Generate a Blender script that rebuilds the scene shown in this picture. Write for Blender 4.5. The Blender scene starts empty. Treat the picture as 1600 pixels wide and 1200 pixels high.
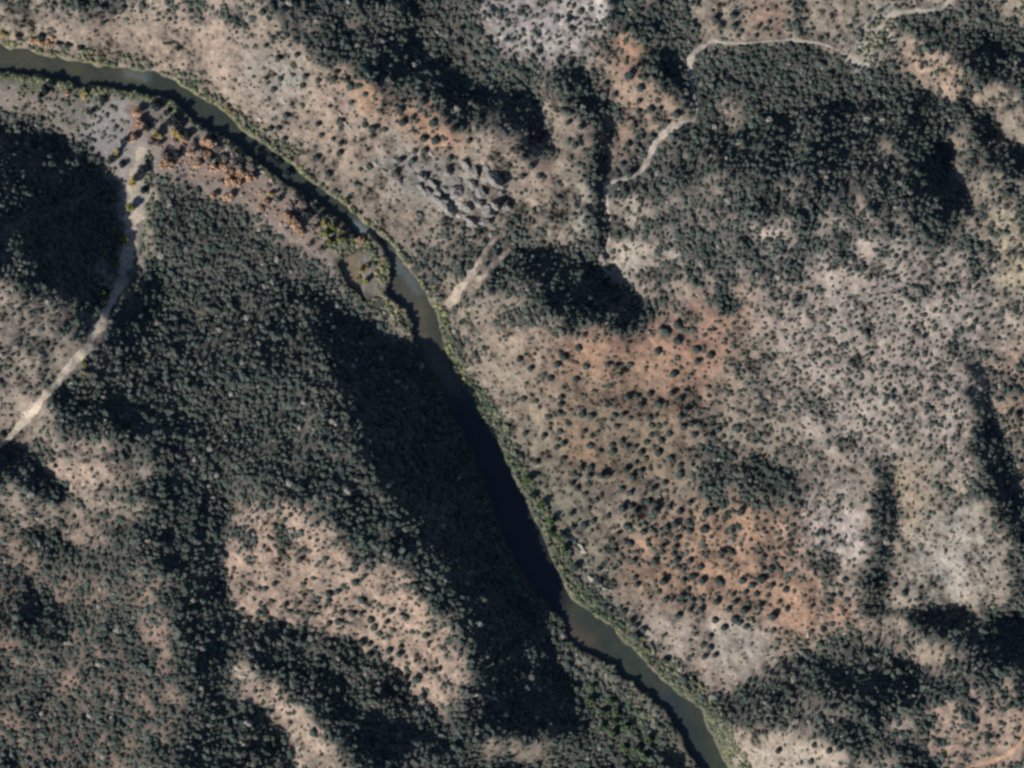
import bpy, math
import numpy as np

# ---------------------------------------------------------------- camera, light, exposure
scene = bpy.context.scene
COL = scene.collection
S = 0.5                       # metres per photo pixel
SUN_EL, SUN_DIR = 33.0, 42.0  # elevation; shadows fall towards this compass angle (deg from +X)
ALT = 10000.0

cam_d = bpy.data.cameras.new('camera')
cam_d.sensor_width = 36.0
cam_d.lens = 36.0 * (ALT - 30) / 800.0
cam_d.clip_start = 100.0
cam_d.clip_end = 30000.0
cam = bpy.data.objects.new('camera', cam_d)
cam.location = (0, 0, ALT)
COL.objects.link(cam)
scene.camera = cam

world = bpy.data.worlds.new('World')
scene.world = world
world.use_nodes = True
wn = world.node_tree
sky = wn.nodes.new('ShaderNodeTexSky')
sky.sky_type = 'NISHITA'
sky.sun_disc = False
sky.ozone_density = 6.0
sky.sun_elevation = math.radians(SUN_EL)
sky.sun_rotation = math.radians(90 - (SUN_DIR + 180))
bg = wn.nodes['Background']
wn.links.new(sky.outputs[0], bg.inputs[0])
bg.inputs[1].default_value = 0.066

sun_d = bpy.data.lights.new('sun', 'SUN')
sun_d.energy = 5.0
sun_d.angle = math.radians(0.6)
sun_d.color = (1.0, 0.975, 0.945)
sun = bpy.data.objects.new('sun', sun_d)
sun.rotation_euler = (0, math.radians(90 - SUN_EL), math.radians(SUN_DIR + 180))
sun.location = (0, 0, 500)
COL.objects.link(sun)

scene.view_settings.view_transform = 'Standard'
scene.view_settings.look = 'None'
scene.view_settings.exposure = 0.42
scene.view_settings.gamma = 1.0
scene.render.engine = 'CYCLES'
scene.cycles.use_denoising = False
scene.cycles.max_bounces = 4
scene.cycles.filter_width = 2.9

# ---------------------------------------------------------------- land form (numpy)
#--NUMPY-BEGIN
rng = np.random.default_rng(11)
X0, X1, Y0, Y1, DX = -400.0, 2000.0, -400.0, 1600.0, 2.5
NX, NY = int((X1-X0)/DX), int((Y1-Y0)/DX)
gx = X0 + DX*np.arange(NX)
gy = Y0 + DX*np.arange(NY)
GX, GY = np.meshgrid(gx, gy)
KX = np.fft.fftfreq(NX, DX)*2*np.pi
KY = np.fft.fftfreq(NY, DX)*2*np.pi
KXX, KYY = np.meshgrid(KX, KY)
K2 = KXX**2 + KYY**2


def blur(a, s):
    return np.real(np.fft.ifft2(np.fft.fft2(a)*np.exp(-0.5*K2*s*s)))


def noise(lo, hi, seed):
    """band limited noise, feature sizes lo..hi in photo pixels, unit deviation"""
    r = np.random.default_rng(seed).normal(size=(NY, NX))
    f = np.fft.fft2(r)
    k = np.sqrt(K2) + 1e-9
    w = 1.0/k * np.exp(-(k*lo/6.28)**2) * (1-np.exp(-(k*hi/6.28)**2))
    n = np.real(np.fft.ifft2(f*w))
    return n/n.std()


WX, WY = noise(14, 70, 1)*5, noise(14, 70, 2)*5


def inside(poly, x, y):
    c = np.zeros(x.shape, bool)
    p = np.asarray(poly, float)
    q = np.roll(p, -1, 0)
    for (xa, ya), (xb, yb) in zip(p, q):
        if ya == yb:
            continue
        c ^= ((ya > y) != (yb > y)) & (x < (xb-xa)*(y-ya)/(yb-ya)+xa)
    return c


def mask(poly, soft=8.0, warp=1.0):
    m = inside(poly, GX+WX*warp, GY+WY*warp).astype(float)
    return np.clip(blur(m, soft), 0, 1)


def seg_dist(pts, x, y):
    """distance to a polyline and the position along it (0..n-1)"""
    best = np.full(x.shape, 1e9)
    t_at = np.zeros(x.shape)
    for i in range(len(pts)-1):
        ax, ay = pts[i][:2]
        bx, by = pts[i+1][:2]
        dx, dy = bx-ax, by-ay
        t = np.clip(((x-ax)*dx+(y-ay)*dy)/(dx*dx+dy*dy), 0, 1)
        d = np.hypot(x-ax-t*dx, y-ay-t*dy)
        b = d < best
        best = np.where(b, d, best)
        t_at = np.where(b, i+t, t_at)
    return best, t_at


def sample(f, x, y):
    u = np.clip((np.asarray(x, float)-X0)/DX, 0, NX-1.001)
    v = np.clip((np.asarray(y, float)-Y0)/DX, 0, NY-1.001)
    i, j = u.astype(int), v.astype(int)
    a, b = u-i, v-j
    return (f[j, i]*(1-a)*(1-b)+f[j, i+1]*a*(1-b)+f[j+1, i]*(1-a)*b+f[j+1, i+1]*a*b)


# river banks, photo pixels
BANK_N = [(-400, 40), (-200, 48), (0, 68), (40, 78), (100, 93), (140, 98), (180, 105), (230, 111), (262, 120), (300, 143), (340, 168), (380, 203),
          (420, 232), (460, 262), (500, 293), (540, 322), (575, 350), (608, 378), (625, 400), (640, 425), (665, 455), (680, 490), (690, 530),
          (700, 562), (715, 590), (735, 620), (765, 670), (788, 715), (806, 755), (826, 795), (850, 840), (868, 885), (887, 932), (920, 955),
          (960, 985), (990, 1018), (1025, 1052), (1060, 1084), (1090, 1105), (1108, 1140), (1128, 1180), (1150, 1225), (1170, 1300), (1180, 1600)]
BANK_S = [(-400, 80), (-200, 90), (0, 108), (60, 117), (120, 130), (180, 138), (230, 145), (265, 156), (290, 176), (330, 202), (370, 226), (400, 248),
          (430, 272), (460, 292), (500, 318), (530, 338), (553, 362), (562, 385), (545, 402), (530, 412), (540, 432), (562, 462), (600, 478),
          (640, 500), (655, 540), (668, 570), (688, 602), (705, 640), (725, 680), (745, 725), (762, 770), (785, 830), (810, 885), (840, 930),
          (868, 955), (885, 975), (890, 1000), (910, 1018), (960, 1040), (985, 1065), (1010, 1082), (1040, 1105), (1058, 1135), (1078, 1170),
          (1098, 1205), (1115, 1300), (1120, 1600)]
RIVER = BANK_N + BANK_S[::-1]
ISLAND = [(566, 362), (582, 366), (596, 384), (610, 404), (612, 430), (604, 455), (618, 470), (640, 488), (648, 510), (640, 520), (612, 496),
          (590, 478), (572, 462), (566, 440), (556, 412), (560, 385)]

# slope along the sunbeam: + faces the sun (lit), - faces away (dark).  (polygon, softness, slope)
G = [
    ([(-500, -500), (2100, -500), (2100, 1700), (-500, 1700)], 5, 0.10),
    # right bank of the river, all the way
    ([(-400, -60), (300, 20), (420, 60), (560, 120), (700, 200), (830, 260), (900, 360), (800, 390), (720, 480), (560, 330), (380, 190), (240, 100),
      (100, 80), (-400, 20)], 10, 0.34),
    ([(700, 490), (800, 500), (950, 540), (1050, 480), (1250, 480), (1400, 560), (1500, 560), (1540, 700), (1600, 860), (1560, 960), (1400, 950),
      (1340, 1000), (1200, 1030), (1130, 1090), (1050, 1050), (900, 900), (820, 760), (740, 600)], 12, 0.27),
    ([(1130, 1140), (1300, 1160), (1320, 1300), (1200, 1600), (1180, 1300)], 10, 0.35),
    # hill above, centre top
    ([(-400, -400), (430, -400), (420, 20), (350, 40), (250, 20), (100, 20), (-400, -60)], 12, 0.02),
    ([(400, -400), (740, -400), (745, 0), (770, 70), (830, 110), (850, 180), (880, 260), (900, 340), (860, 270), (800, 215), (720, 195), (640, 160),
      (570, 135), (540, 95), (470, 70), (420, 20)], 9, -0.36),
    ([(600, 60), (720, 60), (790, 100), (835, 110), (850, 180), (872, 250), (820, 240), (780, 190), (700, 150), (620, 120)], 10, -0.52),
    ([(750, -400), (980, -400), (950, 20), (900, 60), (930, 90), (850, 100), (790, 80), (755, 30)], 8, 0.42),
    ([(845, 105), (900, 100), (960, 90), (1030, 110), (1075, 180), (1020, 230), (960, 270), (920, 260), (890, 240), (870, 200)], 8, 0.22),
    ([(868, 95), (915, 95), (940, 130), (950, 170), (950, 250), (925, 200), (895, 170), (865, 130)], 7, -0.40),
    ([(930, 195), (950, 200), (952, 285), (950, 410), (935, 395), (920, 330), (920, 240)], 5, -0.80),
    ([(840, 110), (850, 130), (870, 200), (905, 270), (915, 300), (900, 300), (868, 240), (846, 180)], 4, 0.50),
    ([(950, -40), (1040, -5), (1072, 20), (1090, 50), (1080, 62), (1040, 60), (980, 60), (945, 30)], 7, -0.60),
    ([(1030, 70), (1076, 68), (1080, 120), (1084, 180), (1068, 178), (1050, 150), (1028, 140)], 5, -0.80),
    ([(1060, -400), (1700, -400), (1700, 0), (1430, 10), (1380, 40), (1320, 60), (1240, 52), (1150, 56), (1095, 50)], 8, 0.34),
    ([(1225, -40), (1252, -40), (1254, 50), (1232, 50)], 4, -0.45),
    # dark hill right of the creek
    ([(1100, 100), (1200, 150), (1260, 220), (1300, 320), (1180, 310), (1020, 330), (950, 300), (1010, 260), (1070, 200), (1090, 190)], 12, -0.36),
    ([(1120, 130), (1190, 110), (1230, 140), (1220, 180), (1160, 200), (1110, 180)], 10, 0.12),
    ([(1095, 88), (1130, 70), (1200, 68), (1290, 72), (1345, 95), (1370, 150), (1380, 250), (1470, 300), (1540, 380), (1440, 350), (1330, 330),
      (1260, 300), (1220, 220), (1170, 160), (1110, 110)], 11, -0.46),
    ([(1240, 70), (1300, 72), (1345, 95), (1365, 150), (1360, 240), (1300, 230), (1270, 170), (1230, 110)], 11, -0.56),
    ([(1385, 95), (1430, 110), (1455, 170), (1475, 230), (1495, 290), (1530, 340), (1490, 350), (1430, 310), (1410, 240), (1390, 180)], 11, -0.56),
    ([(1445, 165), (1500, 190), (1520, 260), (1560, 330), (1540, 350), (1500, 290), (1475, 230)], 7, 0.10),
    ([(1425, 138), (1500, 152), (1540, 180), (1600, 240), (1640, 300), (1560, 275), (1530, 235), (1480, 200), (1440, 172)], 7, -0.6),
    ([(1400, 45), (1440, 60), (1500, 90), (1560, 130), (1620, 190), (1650, 240), (1600, 232), (1540, 172), (1480, 145), (1425, 125), (1400, 80)], 6, 0.40),
    ([(1395, 28), (1470, 20), (1520, -20), (1590, 30), (1640, 80), (1640, 180), (1580, 150), (1520, 105), (1460, 65), (1410, 45)], 7, -0.55),
    ([(1540, -30), (1640, -20), (1640, 60), (1590, 30)], 7, 0.2),
    # pale upper right plateau
    ([(940, 290), (1200, 290), (1400, 340), (1540, 350), (1500, 400), (1300, 390), (1100, 370), (960, 400)], 16, -0.06),
    ([(1000, 350), (1200, 360), (1400, 400), (1550, 350), (1650, 330), (1700, 560), (1500, 560), (1250, 500), (1080, 440), (960, 400), (960, 350)], 18, 0.20),
    ([(1040, 380), (1200, 375), (1290, 385), (1280, 420), (1180, 430), (1060, 430)], 8, -0.05),
    ([(1050, 408), (1110, 412), (1150, 440), (1060, 450)], 8, -0.2),
    # dark spur by the small wash
    ([(770, 385), (850, 378), (905, 402), (950, 440), (1000, 470), (1040, 500), (1000, 540), (900, 530), (850, 500), (790, 470), (745, 470)], 9, -0.30),
    ([(822, 385), (862, 378), (905, 408), (948, 443), (985, 470), (1002, 500), (960, 520), (900, 508), (856, 480), (830, 430)], 7, -0.84),
    ([(690, 330), (760, 350), (800, 380), (740, 400), (720, 440), (690, 450), (672, 400)], 9, -0.12),
    # right edge gully
    ([(1515, 540), (1538, 560), (1546, 640), (1565, 700), (1600, 760), (1640, 820), (1640, 900), (1590, 860), (1556, 790), (1530, 740), (1515, 640)], 7, -0.62),
    ([(1372, 730), (1398, 740), (1402, 830), (1388, 900), (1375, 1000), (1352, 1000), (1352, 900), (1368, 820)], 7, -0.35),
    ([(1262, 900), (1278, 910), (1276, 1000), (1258, 970)], 5, -0.3),
    ([(1100, 722), (1190, 712), (1255, 742), (1245, 800), (1180, 800), (1110, 770)], 10, -0.12),
    # lower right
    ([(1210, 1035), (1290, 1012), (1400, 1005), (1440, 1000), (1600, 960), (1700, 1000), (1700, 1200), (1500, 1250), (1350, 1160), (1200, 1140),
      (1120, 1110), (1150, 1080)], 10, -0.32),
    ([(1215, 1040), (1290, 1015), (1315, 1060), (1335, 1110), (1300, 1100), (1280, 1060), (1240, 1060)], 7, -0.7),
    ([(1350, 1008), (1410, 1005), (1440, 1060), (1450, 1110), (1410, 1090), (1370, 1040)], 7, -0.75),
    ([(1408, 950), (1480, 952), (1530, 975), (1600, 965), (1650, 1000), (1620, 1060), (1560, 1035), (1520, 1020), (1440, 990)], 7, -0.75),
    ([(1460, 1060), (1600, 1080), (1650, 1250), (1500, 1250), (1420, 1120)], 14, 0.08),
    ([(1420, 980), (1480, 1010), (1490, 1080), (1450, 1050), (1420, 1010)], 8, 0.1),
    ([(1105, 1085), (1160, 1080), (1220, 1130), (1200, 1145), (1130, 1130)], 8, -0.45),
    # left bank hill
    ([(-400, 160), (0, 160), (70, 178), (120, 205), (155, 232), (176, 265), (186, 310), (186, 360), (176, 400), (160, 450), (130, 490), (70, 480),
      (20, 440), (-400, 440)], 7, -0.50),
    ([(-100, 175), (0, 175), (60, 195), (110, 235), (130, 300), (110, 400), (60, 430), (20, 380), (-100, 340)], 9, -0.72),
    ([(-400, 430), (10, 430), (60, 460), (110, 500), (110, 560), (60, 620), (0, 670), (-400, 680)], 12, 0.28),
    ([(228, 270), (290, 282), (330, 308), (380, 322), (420, 350), (450, 375), (500, 410), (600, 500), (700, 610), (560, 690), (400, 720), (250, 700),
      (150, 660), (60, 680), (100, 610), (160, 540), (200, 460), (225, 360)], 8, -0.50),
    ([(232, 272), (290, 284), (330, 308), (400, 330), (450, 375), (500, 412), (545, 455), (600, 500), (560, 520), (500, 480), (440, 420), (380, 370),
      (300, 330), (240, 300)], 8, -0.62),
    ([(200, 580), (330, 560), (480, 600), (540, 680), (480, 700), (420, 680), (300, 660), (200, 640)], 14, -0.24),
    ([(500, 405), (545, 455), (600, 497), (650, 545), (700, 610), (750, 665), (800, 735), (830, 800), (862, 860), (886, 930), (880, 1005), (830, 1020),
      (770, 960), (700, 880), (640, 820), (560, 730), (522, 600), (505, 480)], 12, -0.50),
    ([(482, 462), (515, 555), (550, 645), (600, 760), (655, 865), (710, 960), (760, 1010), (820, 990), (780, 915), (725, 820), (668, 720), (620, 615), (580, 535), (535, 465)], 9, -1.12),
    ([(480, 440), (520, 560), (590, 630), (650, 650), (700, 640), (670, 590), (620, 530), (560, 465), (510, 420)], 9, -0.70),
    ([(420, 700), (540, 720), (640, 800), (700, 890), (760, 970), (780, 1060), (700, 980), (620, 890), (520, 830), (430, 790), (370, 760), (350, 690)], 12, -0.42),
        ([(800, 960), (885, 985), (900, 1060), (880, 1180), (780, 1150), (720, 1100), (740, 1030), (720, 960)], 10, -0.85),
    ([(735, 1168), (800, 1150), (870, 1150), (880, 1180), (800, 1200), (740, 1190)], 6, 0.30),
    ([(880, 1015), (930, 1030), (1000, 1090), (1050, 1150), (1080, 1200), (1090, 1300), (900, 1300), (890, 1200), (905, 1080)], 8, -0.22),
    ([(690, 1100), (870, 1100), (880, 1148), (800, 1146), (735, 1162), (700, 1150)], 6, -0.8),
    ([(700, 1195), (900, 1200), (900, 1400), (650, 1400)], 10, -0.5),
    # lit slopes of the left
    ([(352, 725), (400, 760), (450, 800), (540, 850), (620, 900), (690, 990), (725, 1070), (740, 1150), (690, 1160), (670, 1090), (620, 1040),
      (560, 1000), (500, 985), (440, 968), (370, 955), (352, 900)], 12, 0.27),
    ([(352, 740), (420, 790), (520, 850), (480, 880), (400, 850), (352, 830)], 8, 0.12),
    ([(330, 965), (420, 968), (500, 988), (560, 1005), (620, 1045), (670, 1100), (700, 1170), (740, 1300), (600, 1300), (520, 1160), (450, 1080),
      (350, 1020)], 7, -0.52),
    ([(352, 1022), (400, 1045), (450, 1080), (510, 1150), (560, 1300), (470, 1300), (450, 1160), (400, 1080)], 6, 0.32),
    ([(330, 1070), (380, 1060), (420, 1100), (450, 1160), (480, 1300), (330, 1400), (220, 1300), (250, 1150)], 9, -0.45),
    ([(250, 700), (350, 690), (347, 760), (344, 860), (352, 950), (340, 1080), (290, 1060), (260, 960), (230, 850), (225, 760)], 8, -0.48),
    ([(318, 850), (346, 850), (350, 1060), (320, 1060)], 8, -0.55),
    ([(-100, 690), (20, 690), (70, 720), (105, 770), (110, 790), (60, 780), (0, 760), (-100, 760)], 7, -0.72),
    ([(60, 715), (160, 720), (180, 760), (130, 770), (90, 755)], 6, 0.2),
    ([(120, 640), (155, 615), (195, 640), (205, 690), (160, 665), (120, 665), (95, 700), (95, 660)], 5, -0.8),
    ([(-400, 780), (0, 780), (110, 790), (200, 820), (240, 900), (240, 960), (120, 960), (60, 905), (0, 870), (-400, 870)], 10, 0.10),
    ([(-400, 880), (0, 878), (50, 910), (100, 955), (130, 1010), (100, 1030), (0, 990), (-400, 990)], 8, -0.42),
    ([(-400, 1010), (0, 1000), (150, 1000), (280, 1000), (290, 1070), (220, 1130), (200, 1400), (-400, 1400)], 12, 0.02),
]
g = np.zeros((NY, NX))
for poly, soft, val in G:
    m = mask(poly, soft)
    g = g*(1-m) + val*m
FLOOD = [  # gravel bars and valley floor
    ([(-400, 100), (0, 112), (120, 130), (230, 146), (270, 160), (330, 205), (400, 252), (460, 295), (560, 360), (640, 500), (700, 600), (650, 548),
      (560, 462), (500, 410), (440, 365), (380, 322), (330, 306), (290, 280), (235, 272), (228, 340), (218, 400), (196, 450), (176, 452), (184, 380),
      (186, 300), (170, 255), (140, 222), (60, 172), (-400, 150)], 9),
    ([(885, 985), (985, 1060), (1060, 1130), (1110, 1220), (1110, 1600), (1060, 1600), (1050, 1200), (1000, 1110), (920, 1050)], 8),
]
fl = np.zeros((NY, NX))
for poly, soft in FLOOD:
    fl = np.maximum(fl, mask(poly, soft))
river = inside(RIVER, GX+WX*0.35, GY+WY*0.35) & ~inside(ISLAND, GX+WX*0.4, GY+WY*0.4)
rv = blur(river.astype(float), 3.0)
rv_wide = np.clip(blur(river.astype(float), 14)*1.6, 0, 1)
g = np.where(g < 0, g*1.15, g)
canyon = mask([(660, 545), (740, 600), (800, 700), (850, 800), (900, 920), (900, 1010), (850, 1010), (760, 900), (690, 740), (640, 600)], 10, 0)
rv_wide = rv_wide*(1-0.85*canyon)
fl = fl*(1-canyon)
g = g*(1-np.maximum(fl, rv_wide))

# minor gullies running down the slopes
gn = noise(26, 130, 5)
calm = mask([(228, 280), (420, 350), (560, 480), (700, 640), (560, 760), (350, 800), (200, 700), (100, 620), (180, 480)], 20)
calm = np.maximum(calm, 0.7*mask([(1150, 440), (1500, 420), (1540, 600), (1500, 720), (1350, 900), (1240, 880), (1240, 720), (1120, 640)], 25))
g = g + noise(50, 200, 12)*0.07*(1-calm)*(1-np.maximum(fl, rv_wide))
g = g + gn*(0.17-0.09*calm)*(1-np.maximum(fl, rv_wide)) + noise(10, 34, 6)*0.05*(1-rv_wide)

# least-squares height whose slope along the beam is g
# all in metres per metre: pixel axes scaled by S, image y points down
kx, ky = KXX/S, -KYY/S
ca, sa = math.cos(math.radians(SUN_DIR)), math.sin(math.radians(SUN_DIR))
ks, kt = kx*ca+ky*sa, -kx*sa+ky*ca
k2 = ks*ks+kt*kt
A = 0.05
Gf = np.fft.fft2(g - g.mean())
Hf = (-1j*ks*Gf)/(ks*ks + A*kt*kt + (2*math.pi/1500)**2*0.35)
Hf[0, 0] = 0
h = np.real(np.fft.ifft2(Hf))
# bring the river to one level by a smooth regional correction
cen = [((a[0]+b[0])/2, (a[1]+b[1])/2) for a, b in zip(BANK_N[2:41], [BANK_S[min(len(BANK_S)-1, int(round(i*len(BANK_S)/len(BANK_N))))] for i in range(2, 41)])]
sm = blur(h, 12)
num = np.zeros_like(h); den = np.zeros_like(h)
fpts = cen + [(205, 330), (210, 250), (130, 190), (40, 150), (200, 400), (960, 1100), (1020, 1150)]
for (cx_, cy_) in fpts:
    w = 1.0/((GX-cx_)**2+(GY-cy_)**2+900.0)**1.3
    num += w*sample(sm, cx_, cy_); den += w
h = h - num/den
floor_h = 1.6 + noise(12, 60, 9)*0.35
tgt = np.where(fl > rv_wide, floor_h, 0.8)
e = np.clip(np.maximum(fl, rv_wide*0.9), 0, 1)
e = e*e*(3-2*e)
h = h*(1-e) + tgt*e
# nothing but the river lies below the water
soft0 = np.where(h > 6, h, 1.2 + 4.8*np.exp(np.clip((h-6)/9.0, -30, 0)))
h = soft0
h = h + (noise(6, 20, 7)*0.10 + noise(18, 50, 8)*0.38)*(1-e)
bank = np.clip((rv-0.30)/0.2, 0, 1)
h = h*(1-bank) + (-1.4)*bank
h = np.where((rv < 0.30) & (h < 0.35), 0.35, h)
#--NUMPY-END
# ---------------------------------------------------------------- soil colour and shrub cover (numpy)
#--FIELDS-BEGIN
def lin(c):
    c = np.asarray(c, float)/255.0
    return np.where(c <= 0.04045, c/12.92, ((c+0.055)/1.055)**2.4)


TAN, PALE, PINK, ORANGE = (170, 148, 120), (178, 157, 138), (174, 144, 116), (184, 132, 86)
BROWN, OLIVE, GREY, GRAVEL, GREEN = (140, 118, 86), (138, 128, 96), (154, 148, 134), (184, 170, 154), (104, 116, 72)
SHALLOW = (124, 104, 78)
C = [
    ([(-500, -500), (2100, -500), (2100, 1700), (-500, 1700)], 5, (156, 136, 112)),
    ([(-400, 0), (350, 10), (560, 110), (640, 180), (720, 260), (680, 350), (600, 330), (400, 190), (200, 80), (-400, 30)], 20, TAN),
    ([(100, 30), (330, 40), (500, 90), (600, 200), (540, 260), (380, 150), (150, 70)], 18, PINK),
    ([(380, 95), (470, 90), (480, 150), (420, 160)], 12, GREY),
    ([(540, 100), (600, 130), (720, 180), (720, 230), (680, 240), (620, 200), (560, 160)], 9, ORANGE),
    ([(600, 220), (660, 235), (740, 270), (750, 340), (670, 320), (600, 270)], 12, (150, 142, 128)),
    ([(770, 210), (850, 240), (890, 310), (830, 290), (770, 250)], 10, PINK),
    ([(740, -60), (960, -60), (950, 40), (900, 80), (830, 90), (760, 70)], 12, (192, 176, 166)),
    ([(960, 35), (1000, 60), (1030, 100), (1010, 160), (970, 120), (955, 60)], 8, ORANGE),
    ([(920, 110), (1060, 130), (1070, 190), (990, 260), (940, 240)], 14, (172, 136, 104)),
    ([(1040, 350), (1300, 350), (1550, 400), (1640, 480), (1560, 560), (1300, 470), (1100, 420), (960, 410), (950, 350)], 25, PALE),
    ([(903, 285), (925, 300), (930, 400), (905, 350)], 5, (176, 164, 140)),
    ([(955, 300), (990, 310), (1000, 400), (960, 420)], 7, (178, 158, 130)),
    ([(930, 410), (990, 390), (1000, 425), (945, 440)], 6, (180, 168, 142)),
    ([(1060, -60), (1640, -60), (1640, 20), (1330, 60), (1100, 50)], 14, (176, 154, 124)),
    ([(1160, 0), (1225, 0), (1232, 45), (1180, 55)], 8, (180, 136, 104)),
    ([(1325, 96), (1345, 72), (1362, 40), (1378, 10), (1402, 12), (1392, 50), (1372, 92), (1350, 104)], 4, (200, 190, 172)),
    ([(1400, 50), (1500, 90), (1560, 150), (1500, 150), (1410, 100)], 8, (196, 156, 118)),
    ([(1540, 330), (1640, 330), (1640, 480), (1560, 460)], 14, (186, 164, 120)),
    ([(800, 520), (950, 530), (1080, 480), (1200, 440), (1170, 520), (1080, 640), (1060, 700), (900, 720), (840, 620)], 18, (168, 118, 84)),
    ([(870, 540), (990, 530), (1080, 560), (1080, 600), (880, 600)], 10, ORANGE),
    ([(1120, 500), (1150, 470), (1165, 470), (1140, 500)], 4, ORANGE),
    ([(840, 600), (1000, 600), (1080, 660), (1060, 760), (900, 760), (850, 680)], 20, BROWN),
    ([(880, 670), (910, 680), (930, 720), (890, 720)], 8, (158, 116, 76)),
    ([(760, 500), (840, 520), (850, 620), (870, 740), (840, 760), (780, 640)], 16, (164, 142, 112)),
    ([(790, 640), (840, 680), (880, 760), (960, 860), (1000, 900), (960, 920), (870, 850), (810, 740)], 14, (146, 136, 106)),
    ([(1000, 840), (1100, 780), (1250, 780), (1280, 900), (1280, 1000), (1180, 990), (1080, 960), (980, 920)], 18, (176, 130, 90)),
    ([(1090, 790), (1180, 790), (1180, 900), (1100, 900)], 16, ORANGE),
    ([(1190, 915), (1260, 925), (1272, 975), (1210, 975)], 12, (190, 136, 92)),
    ([(1290, 940), (1340, 945), (1335, 985), (1295, 985)], 8, (192, 136, 100)),
    ([(1180, 420), (1500, 440), (1530, 560), (1500, 700), (1400, 760), (1300, 700), (1220, 560)], 25, PALE),
    ([(1240, 780), (1330, 780), (1360, 850), (1320, 890), (1260, 850)], 14, (196, 172, 158)),
    ([(1450, 760), (1540, 800), (1530, 900), (1500, 960), (1420, 950), (1440, 860)], 16, (172, 162, 142)),
    ([(1380, 720), (1440, 700), (1460, 800), (1400, 850)], 16, (176, 148, 110)),
    ([(1540, 560), (1640, 540), (1640, 760), (1590, 740)], 14, (178, 140, 108)),
    ([(1000, 950), (1100, 970), (1200, 1000), (1200, 1050), (1130, 1100), (1060, 1060), (980, 990)], 14, (182, 158, 134)),
    ([(1120, 970), (1200, 980), (1190, 1040), (1140, 1030)], 12, GREY),
    ([(1130, 1130), (1300, 1160), (1330, 1300), (1180, 1300)], 14, (184, 162, 134)),
    ([(1450, 1080), (1640, 1060), (1640, 1300), (1450, 1300)], 20, (178, 142, 112)),
    ([(340, 730), (540, 840), (700, 960), (740, 1100), (660, 1100), (540, 1010), (350, 960)], 18, (188, 150, 118)),
    ([(340, 1020), (420, 1060), (520, 1160), (480, 1220), (350, 1080)], 10, (190, 156, 124)),
    ([(-400, 860), (200, 880), (300, 1000), (280, 1130), (0, 1300), (-400, 1300)], 30, (160, 122, 94)),
    ([(60, 715), (170, 722), (180, 760), (100, 762)], 8, (190, 156, 128)),
    ([(-400, 440), (60, 470), (110, 540), (30, 660), (-400, 660)], 16, (168, 146, 122)),
    ([(1180, 160), (1240, 170), (1300, 180), (1300, 220), (1180, 200)], 14, (150, 122, 92)),
]
soil = np.zeros((NY, NX, 3))
nbl = noise(10, 50, 27)
nfi = noise(5, 18, 28)
for poly, soft, col in C:
    m = np.clip(mask(poly, soft*1.5, 2.2)*(1+0.25*nbl+0.25*gn+0.30*nfi), 0, 1)[..., None]
    soil = soil*(1-m) + lin(col)*m
# blotches of redder and greyer soil
b1 = noise(14, 60, 21); b2 = noise(7, 24, 22)
soil = soil*(1 + 0.07*b1[..., None]*np.array([1.0, 0.75, 0.6]) + 0.08*b2[..., None] + 0.07*noise(4, 9, 26)[..., None])
# banks and bars
flm = fl[..., None]
bar = lin((146, 134, 120))*(1+0.10*noise(4, 16, 23)[..., None])*(1+0.08*noise(12, 50, 24)[..., None])
soil = soil*(1-flm) + bar*flm
for poly, soft, col in [
        ([(140, 165), (200, 150), (215, 170), (205, 240), (165, 250), (120, 215)], 6, (172, 160, 152)),
        ([(200, 160), (225, 170), (226, 210), (205, 215)], 5, (168, 118, 88)),
        ([(240, 195), (300, 205), (440, 275), (500, 330), (540, 380), (500, 400), (430, 350), (380, 315), (320, 295), (235, 262)], 10, (168, 138, 116)),
        ([(175, 250), (230, 200), (250, 230), (230, 330), (190, 330)], 8, (186, 168, 152)),
        ([(525, 395), (562, 400), (570, 470), (640, 500), (650, 540), (600, 500), (545, 450)], 5, SHALLOW),
        ([(-400, 60), (0, 115), (120, 138), (170, 142), (120, 150), (0, 125), (-400, 110)], 4, GREEN),
        ([(0, 145), (60, 152), (110, 175), (60, 172), (0, 160)], 5, (176, 152, 130)),
        ([(690, 495), (704, 500), (728, 590), (745, 625), (725, 615), (705, 570)], 4, (150, 128, 100)),
        ([(580, 455), (625, 465), (655, 515), (640, 525), (600, 500)], 5, (158, 140, 120)),
        ([(668, 448), (678, 448), (698, 490), (680, 492)], 3, (184, 152, 122)),
        ([(900, 1030), (1000, 1090), (1060, 1160), (1090, 1210), (920, 1210), (900, 1100)], 12, (112, 108, 84)),
        ([(922, 1035), (968, 1050), (962, 1066), (925, 1055)], 4, (150, 134, 112)),
        ([(1005, 1105), (1040, 1110), (1022, 1145)], 5, (150, 138, 120)),
        ([(1045, 1160), (1065, 1175), (1058, 1190), (1042, 1180)], 5, (168, 152, 136))]:
    m = mask(poly, soft, 0.6)[..., None]
    soil = soil*(1-m) + lin(col)*m
dN, _ = seg_dist(BANK_N[:22], GX, GY)
dN2, _ = seg_dist(BANK_N[21:], GX, GY)
wv = 4+2*noise(20, 60, 31)
m = np.clip(1.3-dN/np.maximum(wv, 2), 0, 1)[..., None]
soil = soil*(1-m*0.8) + lin((128, 126, 76))*m*0.8
wv2 = 20+8*noise(16, 50, 32)
m2 = np.clip(1.4-dN2/np.maximum(wv2, 4), 0, 1)[..., None]*np.clip(0.75+0.3*nbl, 0, 1)[..., None]
dS, _ = seg_dist(BANK_S[11:], GX, GY)
m3 = np.clip(1.6-dS/9, 0, 1)[..., None]
soil = soil*(1-m3*0.9) + lin((86, 80, 66))*m3*0.9
soil = soil*(1-m2*0.85) + lin((100, 106, 80))*m2*0.8
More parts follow.
